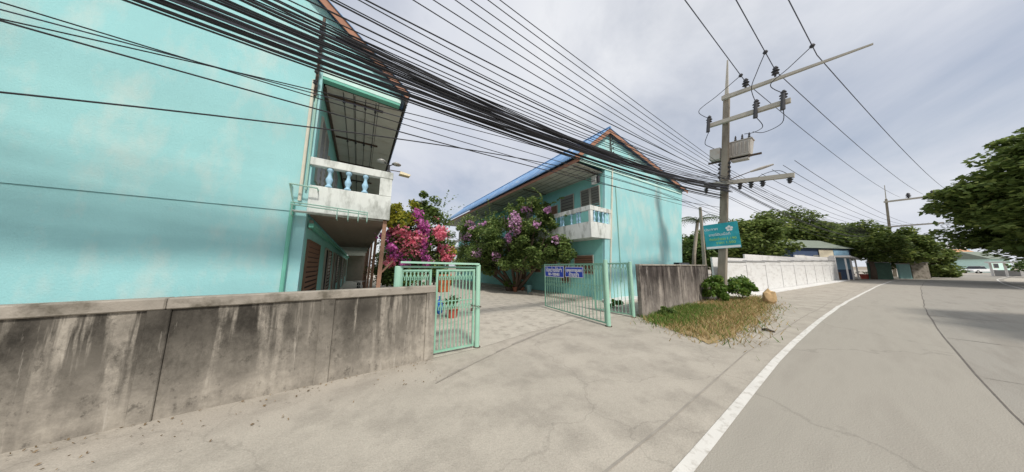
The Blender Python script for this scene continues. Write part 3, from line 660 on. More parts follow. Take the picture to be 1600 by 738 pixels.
MB().hexa([(p[0] - .18, 8.5, p[2]), (p[0] + .16, 8.5, p[2] - .02), (p[0] + .16, 8.72, p[2] - .02), (p[0] - .18, 8.72, p[2])],
          [(p[0] - .14, 8.53, p[2] + .12), (p[0] + .20, 8.53, p[2] + .06), (p[0] + .20, 8.69, p[2] + .06), (p[0] - .14, 8.69, p[2] + .12)]).build('lamp_head', M['lampcream'], t, bevel=.01)
# motorbike far down the corridor
mo = thing('motorbike', 'dark motorbike parked far down the near corridor', 'motorbike', (0.1, 17, .12))
for yy_ in (16.4, 17.6): MB().tube([(0.1, yy_ + .28 * math.cos(a), .42 + .28 * math.sin(a)) for a in np.linspace(0, 2 * math.pi, 17)], .05, 6).build('wheel', M['tyre'], mo)
MB().hexa([(0, 16.5, .5), (.2, 16.5, .5), (.2, 17.5, .5), (0, 17.5, .5)], [(0.02, 16.6, .85), (.18, 16.6, .85), (.18, 17.3, .8), (.02, 17.3, .8)]).build('body', M['insul'], mo, bevel=.04)
MB().hexa([(0, 16.9, .84), (.2, 16.9, .84), (.2, 17.6, .88), (0, 17.6, .88)], [(0.02, 16.9, .94), (.18, 16.9, .94), (.18, 17.6, .97), (.02, 17.6, .97)]).build('seat', M['tyre'], mo)
MB().tube([(0.1, 16.4, .45), (0.1, 16.62, 1.05)], .03, 6).tube([(-.2, 16.7, 1.1), (0.1, 16.62, 1.05), (.4, 16.7, 1.1)], .02, 6).build('handlebar', M['chrome'], mo)

# ================================================================== SECOND BUILDING
A3 = R(3); EX = Vector((math.cos(A3), -math.sin(A3), 0)); K = np.array([11.97, 8.2, 0.0]); NN = np.array([math.sin(A3), math.cos(A3), 0])
def onG(x, y, dn=0.0):
    d = ray(x, y); tt = (NN @ (K - NN * dn - C0)) / (NN @ d); return Vector(C0 + d * tt)
b2 = thing('apartment_building', 'far aqua two-storey block with blue gable roof behind the bougainvillea', 'building', (12.2, 8.2, 0))
fr_dn = 0.25
cB, cT = onG(945, 473), onG(945, 262); cB.z = -.05
eL, ap, eR = onG(899, 246), onG(948, 210), onG(1066, 299)
rB = onG(1065, 441); rB.z = -.05
YB = 33.0
DEEP = Vector((0, YB - 8.2, 0))
wallT = onG(1066, 303)
MB().prism([cB, rB, onG(1065, 340), wallT, eR, ap, eL, cT], Vector((NN[0], NN[1], 0)) * .2).build('gable_wall', M['aqua'], b2)
# light band where the gable meets the wall, and the beam over the balcony
a, b_ = onG(904, 250, .03), onG(1064, 303, .03)
MB().beam(a, b_, .05, .10).build('gable_band', M['paleaqua'], b2)
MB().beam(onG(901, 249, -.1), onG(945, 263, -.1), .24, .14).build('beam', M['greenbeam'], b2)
# side wall and right wall
sx = lambda z: cB.x + (cT.x - cB.x) * z / cT.z
MB().hexa([(sx(0), 8.35, -.05), (sx(0) + .2, 8.35, -.05), (sx(0) + .2, YB, -.05), (sx(0), YB, -.05)], [(cT.x, 8.35, cT.z), (cT.x + .2, 8.35, cT.z), (cT.x + .2, YB, cT.z), (cT.x, YB, cT.z)]).build('side_wall', M['aqua_shade'], b2)
MB().hexa([(rB.x - .2, rB.y + .2, -.05), (rB.x, rB.y + .2, -.05), (rB.x, YB, -.05), (rB.x - .2, YB, -.05)], [(eR.x - .2, eR.y + .2, eR.z - .1), (eR.x, eR.y + .2, eR.z - .1), (eR.x, YB, eR.z - .1), (eR.x - .2, YB, eR.z - .1)]).build('side_wall', M['aqua'], b2)
# roof
F_ = -Vector((NN[0], NN[1], 0)) * .28
eL2 = eL + (eL - ap).normalized() * .28 + Vector((0, 0, .12)); ap2 = ap + Vector((0, 0, .30)); eR2 = eR + (eR - ap).normalized() * .45 + Vector((0, 0, .14))
corr_roof(b2, ((eL2 + F_), (ap2 + F_)), ((eL2 + DEEP), (ap2 + DEEP)), M['roof_blue'], pitch=.16, amp=.04)
corr_roof(b2, ((eR2 + F_), (ap2 + F_)), ((eR2 + DEEP), (ap2 + DEEP)), M['roof_blue'], pitch=.32)
MB().tube([ap2 + F_ * 1.1 + Vector((0, 0, .03)), ap2 + DEEP + Vector((0, 0, .03))], .09, 8).build('ridge_cap', M['roof_blue'], b2)
for e in (eL2, eR2):
    dn = (ap2 - e).normalized(); upv = Vector((-dn.z, 0, dn.x)) if dn.x > 0 else Vector((dn.z, 0, -dn.x))
    MB().beam(e + F_ * .85 - Vector((0, 0, .13)), ap2 + F_ * .85 - Vector((0, 0, .19)), .03, .24, upv).build('bargeboard', M['barge'], b2)
MB().box((eL2.x + .18, 8.0, eL2.z - .28), (eL2.x + .22, YB, eL2.z - .07)).build('fascia', M['barge'], b2)
# soffit
w3 = (cT.x - eL2.x - .25) / 3; ps = None; zs = eL2.z - .27
for i in range(20):
    for j in range(3):
        if ps is None: ps = MB().box((eL2.x + .24, 8.32, zs), (eL2.x + .24 + w3 - .015, 8.32 + 1.19, zs + .02)).build('soffit_panel', M['soffit'], b2)
        else: dup(ps, b2, (j * w3, i * 1.205, random.uniform(-.004, .004)))
MB().box((eL2.x + .22, 8.3, zs + .03), (cT.x, YB, zs + .06)).build('soffit_backing', M['dark'], b2)
for k in range(5):
    x = eL2.x + .55 + k * .48; MB().tube([(x, 8.3, zs - .08), (x, 20, zs - .1), (x, YB - 3, zs - .08)], .012, 5).build('conduit', M['cable'], b2)
for i in range(4):
    yb_ = 8.6 + 5 * i; MB().box((eL2.x + .4, yb_, zs - .05), (cT.x - .1, yb_ + .06, zs - .004)).build('conduit_bracket', M['steel'], b2)
    
# upstairs windows on the side wall
def w2(px, X): return float(onX(px, 310, X)[1])
XW = sx(6.2)
zt, zb = float(onX(943, 287, XW)[2]), float(onX(943, 337, XW)[2])
zt, zb = 7.15, 5.0
louvre(b2, XW - .0, 8.5, 9.2, zb, zt, n=11, sgn=-1, panem='louvre'); louvre(b2, XW, 9.25, 10.0, zb, zt, n=11, sgn=-1)
yy = 10.6
while yy < 30:
    louvre(b2, XW, yy, yy + 1.3, zb, zt, n=9, sgn=-1); door(b2, XW, yy + 1.6, yy + 2.5, 4.3, 6.7, -1); louvre(b2, XW, yy + 2.8, yy + 4.1, zb, zt, n=9, sgn=-1); yy += 4.6
XG = sx(1.5) - .01
yy = 8.9
while yy < 30:
    louvre(b2, XG, yy, yy + 1.5, 1.5, 2.7, n=7, sgn=-1, panem='wood'); door(b2, XG, yy + 1.9, yy + 2.8, .12, 2.5, -1); louvre(b2, XG, yy + 3.1, yy + 4.2, 1.5, 2.7, n=7, sgn=-1, panem='wood'); yy += 4.9
MB().box((XG - 1.6, 9.0, 0.0), (XG - .02, YB, .13)).build('porch_floor', M['yard'], b2)
# balcony slab and front parapet
bl, br_ = onG(922, 371, .04), onG(958, 374, .04); tl, tr_ = onG(921, 326, .04), onG(958, 324, .04)
zf = .5 * (bl.z + br_.z); ztop = .5 * (tl.z + tr_.z)
x0, x1 = bl.x, br_.x - .05; yf = 8.12
oz0, oz1 = onG(940, 349).z, onG(940, 332).z
MB().box((x0, yf, zf), (x1, yf + .14, oz0)).build('parapet', M['offwhite'], b2, bevel=.01)
MB().box((x0 - .02, yf - .02, oz1), (x1 + .02, yf + .16, ztop)).build('handrail', M['offwhite'], b2, bevel=.01)
MB().box((x0, yf, oz0 + .002), (x0 + .24, yf + .14, oz1 - .002)).build('balcony_pier', M['offwhite'], b2)
MB().box((x1 - .16, yf, oz0 + .002), (x1, yf + .14, oz1 - .002)).build('balcony_pier', M['offwhite'], b2)
k_ = (oz1 - oz0 - .004) / .525
b2b = None
for i in range(4):
    x = x0 + .42 + i * (x1 - x0 - .7) / 3.2
    if b2b is None: b2b = MB().lathe([(r, z * k_) for r, z in prof], (x, yf + .07, oz0 + .002), 12).build('baluster', M['blue_bal'], b2, smooth=True); xq = x
    else: dup(b2b, b2, (x - xq, 0, 0))
MB().box((x0, yf + .145, zf), (x0 + .14, YB, oz0)).build('parapet', M['offwhite'], b2)
MB().box((x0 - .02, yf + .165, oz1), (x0 + .16, YB, ztop)).build('handrail', M['offwhite'], b2)
for i in range(14): dup(b2b, b2, (x0 + .07 - xq, .5 + i * .45 + (.25 if i % 3 == 0 else 0), 0))
MB().box((x0 + .142, yf + .16, zf + .0), (sx(4) - .01, YB, zf + .12)).build('gallery_floor', M['offwhite'], b2)
# meter boxes, downpipes
p = Vector(onX(928, 276, XW)); MB().box((XW - .22, 8.6, 7.25), (XW - .02, 8.95, 7.8)).build('meter_box', M['offwhite'], b2, bevel=.02)
MB().box((XW - .2, 8.4, 7.3), (XW - .02, 8.56, 7.72)).build('meter_box', M['insul'], b2, bevel=.02)
a, b_ = onG(957, 262, .05), onG(953, 470, .05); b_.z = 0
MB().tube([a, b_], .05, 8).build('downpipe', M['pvc'], b2)
a = onG(962, 290, .05); MB().tube([a, (a.x, a.y, 1.0)], .025, 6).build('conduit', M['pipe'], b2)
p = onG(956, 252, .1); mast('dark steel service mast on the far gable wall', p, 1.9, 5)
# concrete step by the small gate
t = thing('concrete_step', 'pale worn concrete slab lying along the far gable wall', 'slab', (12.5, 7.4, 0))
MB().hexa([(10.9, 7.2, -.02), (14.6, 7.3, -.02), (14.6, 8.15, -.02), (11.6, 8.15, -.02)], [(10.9, 7.2, .14), (14.6, 7.3, .14), (14.6, 8.15, .14), (11.6, 8.15, .14)]).build('slab', M['whitepanel'], t, bevel=.02)

# ================================================================== UTILITY POLE 1
LEAN = R(6.3)
PB = Vector((18.45, 4.68, 0))
def pole(label, base, lean, h, sc=1.0, full=True, group='concrete utility poles'):
    t = thing('utility_pole', label, 'pole', base, group, (lean, 0, 0))
    MB().hexa([(-.19 * sc, -.2 * sc, -.3), (.19 * sc, -.2 * sc, -.3), (.19 * sc, .2 * sc, -.3), (-.19 * sc, .2 * sc, -.3)], [(-.13 * sc, -.14 * sc, h), (.13 * sc, -.14 * sc, h), (.13 * sc, .14 * sc, h), (-.13 * sc, .14 * sc, h)]).build('shaft', M['polec'], t, local=True, bevel=.02)
    return t
p1 = pole('leaning concrete utility pole with transformer beside the teal sign', PB, LEAN, 12.75)
MB().hexa([(-.08, -.08, 12.7), (.08, -.08, 12.7), (.08, .08, 12.7), (-.08, .08, 12.7)], [(-.03, -.03, 15), (.03, -.03, 15), (.03, .03, 15), (-.03, .03, 15)]).build('spike', M['arm'], p1, local=True)
def crossarm(par, y0, y1, z, tilt=0.0, s=.13, taper=1.0):
    a = Vector((-.30, y0, z)); b = Vector((-.30, y1, z + tilt))
    m_ = MB(); sy = s / 2
    m_.hexa([(a.x - sy, a.y, a.z - sy), (a.x + sy, a.y, a.z - sy), (a.x + sy, a.y, a.z + sy), (a.x - sy, a.y, a.z + sy)],
            [(b.x - sy * taper, b.y, b.z - sy * taper), (b.x + sy * taper, b.y, b.z - sy * taper), (b.x + sy * taper, b.y, b.z + sy * taper), (b.x - sy * taper, b.y, b.z + sy * taper)])
    return m_.build('crossarm', M['arm'], par, local=True)
def ins(par, x, y, z, s=1.0, up=1):
    return MB().lathe([(.03 * s, 0), (.03 * s, up * .08 * s), (.10 * s, up * .10 * s), (.05 * s, up * .17 * s), (.11 * s, up * .2 * s), (.05 * s, up * .27 * s), (.08 * s, up * .30 * s), (.03 * s, up * .38 * s)], (x, y, z), 10).build('insulator', M['insul'], par, local=True)
crossarm(p1, .15, -4.9, 12.45, -.12, .22, .3); crossarm(p1, .85, -2.6, 10.95, .0, .22); crossarm(p1, .90, -2.75, 7.10, -.15, .22)
PM = Matrix.Translation(PB) @ Matrix.Rotation(LEAN, 4, 'X')
loc1 = lambda x, y, z: PM @ Vector((x, y, z))
A1 = [ins(p1, -.30, y, 12.56, 1.5) for y in (-.9, -2.05)]
for y in (-.9, -2.05, -3.4): pass
for y in (.75, -1.35, -2.35):
    ins(p1, -.30, y, 11.06, 1.5); MB().tube([(-.46, y, 10.5), (-.44, y, 11.4)], [.10, .07], 8).build('fuse', M['insul'], p1, local=True)
for y in (.8, -.75, -1.2, -1.65, -2.6): ins(p1, -.30, y, 7.0, 1.2, -1)
# transformer with bushings and cooling fins, on brackets behind the shaft
tr = MB().hexa([(.18, -1.05, 8.72), (.8, -1.05, 8.72), (.8, .0, 8.72), (.18, .0, 8.72)], [(.18, -1.1, 9.65), (.8, -1.1, 9.65), (.8, .02, 9.65), (.18, .02, 9.65)]).build('transformer', M['tank'], p1, local=True, bevel=.03)
MB().box((.25, -.95, 8.5), (.7, -.2, 8.718)).build('drain_box', M['tank'], tr, local=True)
MB().box((.15, -1.13, 9.652), (.83, .05, 9.70)).build('lid', M['tank'], tr, local=True)
for i in range(6): MB().box((.10, -1.0 + i * .17, 8.85), (.178, -.97 + i * .17, 9.55)).build('fin', M['tank'], tr, local=True)
for y in (-.95, -.65, -.35): MB().lathe([(.05, 0), (.07, .05), (.04, .1), (.07, .16), (.04, .22), (.05, .3), (.02, .42)], (.45, y, 9.70), 8).build('bushing', M['insul'], tr, local=True)
MB().box((-.1, .22, 8.7), (.4, .75, 9.45)).build('switch_box', M['tank'], p1, local=True, bevel=.03)
MB().beam((.3, .9, 8.65), (.3, -1.5, 8.65), .1, .1).build('platform_beam', M['steel'], p1, local=True)
for s in (-1, 1):
    MB().beam((-.05, .22 * s, 7.3), (-.05, .22 * s, 8.5), .04, .05).build('rack', M['steel'], p1, local=True)
    for k in range(4): MB().lathe([(.05, 0), (.075, .02), (.05, .06), (.075, .1), (.05, .12)], (-.12, .24 * s, 7.45 + .27 * k), 8).build('rack_insulator', M['insul'], p1, local=True)
# jumpers
def jump(par, pts, r=.018):
    P = [Vector(p) for p in pts]; n = len(P)
    q = []
    for i in range(n - 1):
        p0, p1_, p2, p3 = P[max(i - 1, 0)], P[i], P[i + 1], P[min(i + 2, n - 1)]
        for k in range(6):
            u = k / 6; q.append(.5 * ((2 * p1_) + (p2 - p0) * u + (2 * p0 - 5 * p1_ + 4 * p2 - p3) * u * u + (3 * p1_ - p0 - 3 * p2 + p3) * u ** 3))
    q.append(P[-1]); return MB().tube(q, r, 5).build('jumper_wire', M['cable'], par, local=True)
HVL = {}
jump(p1, [(-.28, -1.35, 10.6), (-.2, -1.6, 10.0), (.2, -1.2, 9.95), (.45, -.75, 10.1)]); jump(p1, [(-.28, -2.35, 10.6), (-.2, -2.3, 9.9), (.2, -1.6, 9.8), (.45, -1.1, 10.1)]); jump(p1, [(-.28, .75, 10.6), (-.25, .95, 9.9), (-.1, .7, 9.6), (.1, .5, 9.45)])
jump(p1, [(-.16, -2.6, 7.0), (-.16, -2.2, 7.35), (-.16, -1.7, 7.3), (-.16, -1.2, 7.0)], .015)
# street lamp on the pole
lp = thing('street_lamp', 'small street lamp on a thin arm high on the transformer pole', 'lamp', loc1(.1, -.1, 7.4))
a = loc1(.1, -.1, 7.3); b_ = loc1(.6, -1.0, 7.75); c = loc1(.75, -1.9, 8.0)
MB().tube([a, b_], .025, 6).build('arm', M['steel'], lp); MB().tube([b_, b_.lerp(c, .5), c], [.05, .09, .05], 8).build('lamp_head', M['tank'], lp)
# teal sign on the pole
tl_, tr2, bl_, br2 = [onX(x, y, 18.15) for x, y in ((1099, 352), (1154, 346), (1102, 389), (1158, 388))]
sgw = float(tl_[1] - br2[1]); c = Vector([(tl_[i] + tr2[i] + bl_[i] + br2[i]) / 4 for i in range(3)])
ts = thing('notice_sign', 'tilted teal notice board with white flower emblem on the utility pole', 'sign', c, None, (R(-1.5), 0, 0))
hw, hh = sgw / 2, float((tl_[2] + tr2[2] - bl_[2] - br2[2]) / 4)
MB().box((0, -hw, -hh), (.03, hw, hh)).build('board', M['teal'], ts, local=True)
MB().box((-.006, -hw + .02, -hh + .02), (-.002, hw - .02, -hh + .15)).build('bottom_strip', M['signwhite'], ts, local=True)
RS = (math.pi / 2, 0, -math.pi / 2)
text_obj('ประกาศ', .22, M['signwhite'], ts, (-.008, hw * .55, hh * .58), RS)
text_obj('ขายที่ดินเนื้อที่', .22, M['signwhite'], ts, (-.008, hw * .1, hh * .12), RS, width=hw * 1.25)
text_obj('ติดต่อเจ้าของ', .2, M['lime'], ts, (-.008, hw * .25, -hh * .25), RS, width=hw * .95); text_obj('1,190', .2, M['lime'], ts, (-.008, -hw * .55, -hh * .25), RS, width=hw * .5)
text_obj('ราคา 1.500', .2, M['lime'], ts, (-.008, -hw * .2, -hh * .55), RS, width=hw * 1.1)
em = MB()
for k in range(5):
    a = k * 2 * math.pi / 5 + .3; cy, cz = -hw * .52 + .10 * math.cos(a), hh * .52 + .10 * math.sin(a)
    em.tube([(-.004, cy, cz), (-.008, cy, cz)], .075, 8)
em.build('emblem', M['signwhite'], ts, local=True)
# far poles
p2 = pole('concrete utility pole far along the road against the tree', (86, -4.2, 0), R(3.0), 15.2)
crossarm(p2, .3, -5.5, 14.6, .3, .3); 
for y in (-2.2, -4.4): ins(p2, -.16, y, 14.8, 3)
crossarm(p2, .8, -5, 9.6, .3, .25); MB().hexa([(-.06, -.06, 15.1), (.06, -.06, 15.1), (.06, .06, 15.1), (-.06, .06, 15.1)], [(-.04, -.04, 18), (.04, -.04, 18), (.04, .04, 18), (-.04, .04, 18)]).build('spike', M['arm'], p2, local=True)
d_ = atD(1457, 416, 52.0); p3 = pole('small dark pole farthest along the road', (d_[0], d_[1], 0), R(2), 7.2, group='concrete utility poles')
crossarm(p3, .6, -2.2, 6.8)
d_ = onX(1098, 400, 22.5); p4 = pole('short concrete pole by the palm behind the streaked wall', (22.5, d_[1], 0), R(1.5), 6.7, .6)

# ================================================================== CABLES
def cable(name, label, pts3, r, m, group, cat='cable'):
    o = MB().tube(pts3, r, 5, True).build(name, M[m]); return tag(o, label, cat, group)
def fitcable(pix, Yl, Yr, zr, yR, x0=-24.0, jit=0.0, deg=2):
    """pixels seen on the vertical plane of the pole line, fitted with the parabola of a hanging cable that ends on the pole"""
    XS, ZS = [], []
    for (x, y) in pix:
        # plane Y = Yl + (Yr-Yl)*(X/18.45) for X>0
        d = ray(x, y); k = (Yr - Yl) / 18.45; tt = Yl / (d[1] - k * d[0]); p = C0 + d * tt; XS.append(p[0]); ZS.append(p[2])
    XS.append(18.45); ZS.append(zr)
    w = np.ones(len(XS)); w[-1] = 3
    c = np.polyfit(XS, ZS, min(deg, len(XS) - 1), w=w)
    X = np.concatenate([np.linspace(x0, 12, 44), np.linspace(12.5, 18.45, 10)])
    Z = np.polyval(c, X); Z = Z + (zr - Z[-1]) * np.clip((X - 12) / 6.45, 0, 1)
    Yv = Yl + (Yr - Yl) * X / 18.45
    return [(float(a), float(b), float(z)) for a, b, z in zip(X, Yv, Z)]
def onward(z0, y0, z1, y1, sag=1.6, x1=86.0, n=26, end=1.0):
    P = []
    for i in range(1, n + 1):
        u = i / n * end; P.append((18.45 + (x1 - 18.45) * u, y0 + (y1 - y0) * u + 1.4 * u * (1 - u) * 0, z0 + (z1 - z0) * u - 4 * sag * u * (1 - u)))
    return P
POLEY = lambda z: 4.68 - z * math.tan(LEAN)
GB = 'cables of the thick bundle along the wall'; LB = 'black cable in the thick sagging bundle running past both aqua buildings'
coreA = [(400, 27), (480, 62), (600, 112), (681, 146), (756, 172), (837, 203), (925, 238)]
for k in range(40):
    u = random.gauss(0, 1); v = random.gauss(0, 1)
    sp = [26, 23, 17, 13, 9, 8, 6]; pix = [(x, y + s * max(-1.7, min(1.5, u))) for (x, y), s in zip(coreA, sp)]
    zr = 6.70 - .22 * u + .06 * v; yl = 4.55 + .10 * v; yr = POLEY(zr) - .2 + .12 * random.gauss(0, 1)
    P = fitcable(pix, yl, yr, zr, yr)
    P += onward(zr, yr, 9.6 - .05 * u, -4.6 + .05 * v, 2.5 + .03 * u) if k < 7 else []
    wv = random.uniform(0, 6); P = [(x, y, z + .025 * math.sin(x * .9 + wv) * (x < 17)) for x, y, z in P]
    cable('bundle_cable', LB, P, random.choice([.008, .010, .013, .019]), random.choice(['cable', 'cable', 'cable', 'cable_g']), GB)
# lower second strand of the bundle
for k in range(9):
    u = random.gauss(0, 1)
    pix = [(400, 70 + 6 * u), (492, 101 + 6 * u), (600, 133 + 5 * u), (718, 181 + 4 * u), (823, 220 + 3 * u), (895, 243 + 3 * u)]; zr = 6.25 - .1 * u; yr = POLEY(zr) + .1
    P = fitcable(pix, 4.7, yr, zr, yr); P += onward(zr, yr, 9.2, -4.5, 2.7) if k < 1 else []
    cable('bundle_cable', 'black cable in the lower thin strand hanging just under the thick bundle', P, random.choice([.010, .014]), 'cable', 'cables of the lower strand')
# loose cables above the bundle
up_keys = [((512, 0), (600, 41), (817, 152), (925, 203)), ((520, 0), (610, 43), (817, 147), (930, 203)), ((548, 0), (660, 50), (800, 124), (950, 207)), ((470, 0), (640, 75), (800, 150), (950, 220)), ((440, 0), (640, 85), (800, 158), (950, 226)), ((415, 0), (640, 92), (800, 163), (950, 230)), ((560, 0), (680, 52), (820, 122), (950, 195)), ((380, 0), (640, 100), (800, 168), (950, 234))]
for i, ky in enumerate(up_keys):
    zr = 7.35 - .05 * i; yr = POLEY(zr) - .3 + .1 * (i % 3)
    P = fitcable(ky, 4.55, yr, zr, yr); P += onward(zr, yr, 9.9, -4.6, 2.3) if i == 3 else []
    cable('loose_cable', ['first','second','third','fourth','fifth','sixth','seventh','eighth'][[4, 3, 2, 5, 6, 7, 1, 8].index(i+1)] + ' from the top of eight loose black cables above the thick bundle', P, .011 if i % 3 else .015, 'cable', 'loose cables above the bundle')
top_keys = [((644, 0), (850, 125), (1067, 250)), ((671, 0), (870, 118), (1070, 246)), ((705, 0), (880, 112), (1080, 248)), ((730, 0), (890, 104), (1085, 243)), ((757, 0), (893, 92), (1090, 240)), ((783, 0), (891, 85), (1100, 237))]
for i, ky in enumerate(top_keys):
    zr = 7.55 + .17 * i; yr = POLEY(zr) + .25
    P = fitcable(ky, 4.5, yr, zr, yr); P += onward(zr, yr, 9.7 + .05 * i, -4.3, 2.0)
    cable('supply_cable', ['lowest', 'second', 'third', 'fourth', 'fifth', 'topmost'][i] + ' of six spaced black supply cables rising over the driveway', P, .0115, 'cable', 'spaced supply cables')
low_keys = [[(0, 36), (175, 83), (372, 131), (486, 168), (700, 228)], [(0, 138), (350, 188), (481, 203), (630, 214)], [(219, 83), (437, 131), (634, 163), (760, 215)], [(0, 22), (200, 75), (420, 120), (632, 172), (800, 240)], [(300, 95), (480, 150), (640, 195), (850, 260)]]
low_lab = ['long dark cable sloping across the near aqua wall to the far eaves', 'lowest single cable crossing the near aqua wall', 'thin cable between the bundle and the near balcony beam', 'thin grey cable high across the near aqua wall', 'thin cable crossing in front of the near soffit']
for i, ky in enumerate(low_keys):
    zr = 5.6 - .12 * i if i != 1 else 4.8; yr = POLEY(zr) + .1
    P = fitcable(ky, 5.0, yr, zr, yr, x0=-18)
    cable('service_cable', low_lab[i], P, .012 if i < 2 else .009, 'cable' if i != 3 else 'cable_g', 'single service cables')
# extra cables seen beyond the pole
for i in range(6):
    z0 = 6.9 + .1 * i; y0 = POLEY(7) - .8 - .4 * i
    cable('lane_cable', ['first', 'second', 'third', 'fourth', 'fifth', 'sixth'][i] + ' from the pole of six thin cables leaving the lowest crossarm', [(18.3, y0, z0)] + onward(z0, y0, 9.9, -6 - .5 * i, 1.5), .012, 'cable', 'cables beyond the transformer pole')
# high voltage lines
hv = [([(1070, 0), (1150, 108), (1168, 126)], -.9), ([(1150, 0), (1197, 80), (1213, 106)], -2.05), ([(1232, 0), (1255, 72), (1272, 104)], -3.4)]
for i, (px, yl) in enumerate(hv):
    e = loc1(-.16, yl, 12.93); d0 = ray(*px[0]); n0 = C0 + d0 * (e.y / d0[1]) if abs(d0[1]) > 1e-3 else None
    # level line through the insulator: where the first pixel's ray meets the height of the line
    zz_ = e.z - .15; p0 = gnd(*px[0], z=zz_) if d0[2] > 0 else n0
    v = Vector(p0) - e; P = [tuple(e + v * f + Vector((0, 0, -0.25 * f * (2 - f) * 0))) for f in (3.0, 2.5, 2.0, 1.5, 1.0, .75, .5, .25, 0)]
    far = Vector((86, -6.4 - 2.2 * i, 15.2 + .0 * i))
    for k in range(1, 21):
        u = k / 20; q = e.lerp(far, u); q.z -= 4 * .9 * u * (1 - u); P.append(tuple(q))
    w0 = [e + v * f for f in np.linspace(0, 1, 400)]
    def scr(q): r_ = np.array(q) - C0; k__ = r_ @ FW; return CY - FPX * (r_ @ UP) / k__
    q = min(w0, key=lambda w: abs(scr(w) - (118, 82, 72)[i])); inv = PM.inverted(); ql = inv @ q
    tgt = Vector(((-.44, .75, 11.4), (-.44, -1.35, 11.4), (-.44, -2.35, 11.4))[i]); md = ql.lerp(tgt, .7) + Vector((-.1, (.9, .25, .7)[i], .1)); jump(p1, [ql, ql.lerp(md, .5) + Vector((0, .05, -.05)), md, tgt])
    MB().lathe([(.06, -.08), (.1, 0), (.06, .08)], ql, 8).build('clamp', M['insul'], p1, local=True)
    cable('power_line', ['inner', 'middle', 'outer'][i] + ' high voltage line over the long crossarm of the transformer pole', P, .018, 'cable_g', 'high voltage lines')

# ================================================================== VERGE PLANTS
tg = gnd
gp = [gnd(*p) for p in [(1012, 500), (1060, 517), (1105, 537), (1150, 528), (1185, 500), (1198, 478), (1180, 462), (1120, 470), (1060, 480)]]
gq = []
for i in range(len(gp)):
    a, b_ = Vector(gp[i]), Vector(gp[(i + 1) % len(gp)])
    for k in range(6):
        p = a.lerp(b_, k / 6); gq.append((p.x + random.uniform(-.22, .22), p.y + random.uniform(-.14, .14)))
sheet('grass_patch', gq, 0.006, M['straw'])
from mathutils.geometry import tessellate_polygon
poly2 = np.array([[p[0], p[1]] for p in gp])
def inpoly(P, poly):
    x, y = P[:, 0], P[:, 1]; ins_ = np.zeros(len(P), bool); n = len(poly); j = n - 1
    for i in range(n):
        c = ((poly[i, 1] > y) != (poly[j, 1] > y)) & (x < (poly[j, 0] - poly[i, 0]) * (y - poly[i, 1]) / (poly[j, 1] - poly[i, 1] + 1e-9) + poly[i, 0]); ins_ ^= c; j = i
    return ins_
def blades(name, label, poly, n, hgt, m, cat='grass', jit=.3):
    lo, hi = poly.min(0) - jit, poly.max(0) + jit; P = RNG.uniform(lo, hi, (n * 3, 2)); P = P[inpoly(P + RNG.normal(0, jit * .5, P.shape), poly)][:n]; n = len(P)
    a = RNG.uniform(0, 2 * math.pi, n); w = .012; h = hgt * RNG.uniform(.4, 1.3, n); ln = RNG.normal(0, .6, (n, 2)) * h[:, None]
    B = np.c_[P, np.zeros(n)]; dx = np.c_[np.cos(a) * w, np.sin(a) * w, np.zeros(n)]; T = B + np.c_[ln, h]
    V = np.stack([B - dx, B + dx, T + dx * .3, T - dx * .3], 1).reshape(-1, 3)
    return tag(rawmesh(name, V, np.arange(4 * n).reshape(n, 4), m), label, cat, kind='stuff')
blades('dry_grass', 'straw coloured dry grass on the verge below the streaked wall', poly2, 11000, .11, M['drygrass'], jit=.7)
gl_ = np.array([[p[0], p[1]] for p in [gnd(*q) for q in [(1012, 500), (1040, 512), (1085, 500), (1120, 480), (1060, 478)]]])
blades('green_grass', 'green grass tufts on the verge along the foot of the streaked wall', gl_, 3800, .15, M['weed'], jit=.5)
blades('mixed_weeds', 'sparse green weeds mixed through the dry verge grass', poly2, 1900, .15, M['weed'], jit=.9)
def bush(name, label, c, rad, n, ls, m, group=None, cat='bush', ncl=14, stems=True):
    t = thing(name, label, cat, (c[0], c[1], 0), group)
    P, q = clumps(c, rad, ncl, min(rad) * .45, n, .3, .9); P = P[P[:, 2] > .02]
    leaves('foliage', P, ls, M[m], t, .3)
    s = MB()
    for i in range(0, len(q), 2): s.tube([(c[0] + random.uniform(-.1, .1), c[1] + random.uniform(-.1, .1), -.02), q[i]], [.015, .006], 4)
    s.build('stems', M['bark'], t); return t
bush('leafy_bush', 'bright green leafy bush left of the utility pole foot', (17.0, 4.55, .75), (1.0, .55, .75), 2600, .085, 'weed', ncl=16)
bush('leafy_bush', 'bright green leafy bush right of the utility pole foot', (19.3, 3.95, .62), (1.25, .6, .65), 2800, .085, 'weed', ncl=16)
bush('low_weed', 'small dark green weed at the foot of the streaked wall', (10.6, 4.45, .16), (.5, .25, .2), 900, .05, 'leaf_b', cat='weed', ncl=8)
bush('low_weed', 'green weed clump growing beyond the open gate leaf', (10.3, 6.6, .2), (.55, .4, .25), 900, .05, 'weed', cat='weed', ncl=8)
st = thing('stone_block', 'ochre broken stone standing at the road edge past the grass', 'stone', tuple(gnd(1203, 474)))
c = gnd(1203, 474); bmx = bmesh.new(); bmesh.ops.create_icosphere(bmx, subdivisions=2, radius=.4)
for v in bmx.verts: v.co = Vector((v.co.x * .7, v.co.y * .7, v.co.z * 1.1 + .33)) * (1 + random.uniform(-.16, .16))
me = bpy.data.meshes.new('rock'); bmx.to_mesh(me); bmx.free(); me.materials.append(M['stone']); o = bpy.data.objects.new('rock', me); COL.objects.link(o); o.parent = st
c = gnd(1200, 519); a, b_ = gnd(1191, 516), gnd(1211, 520)
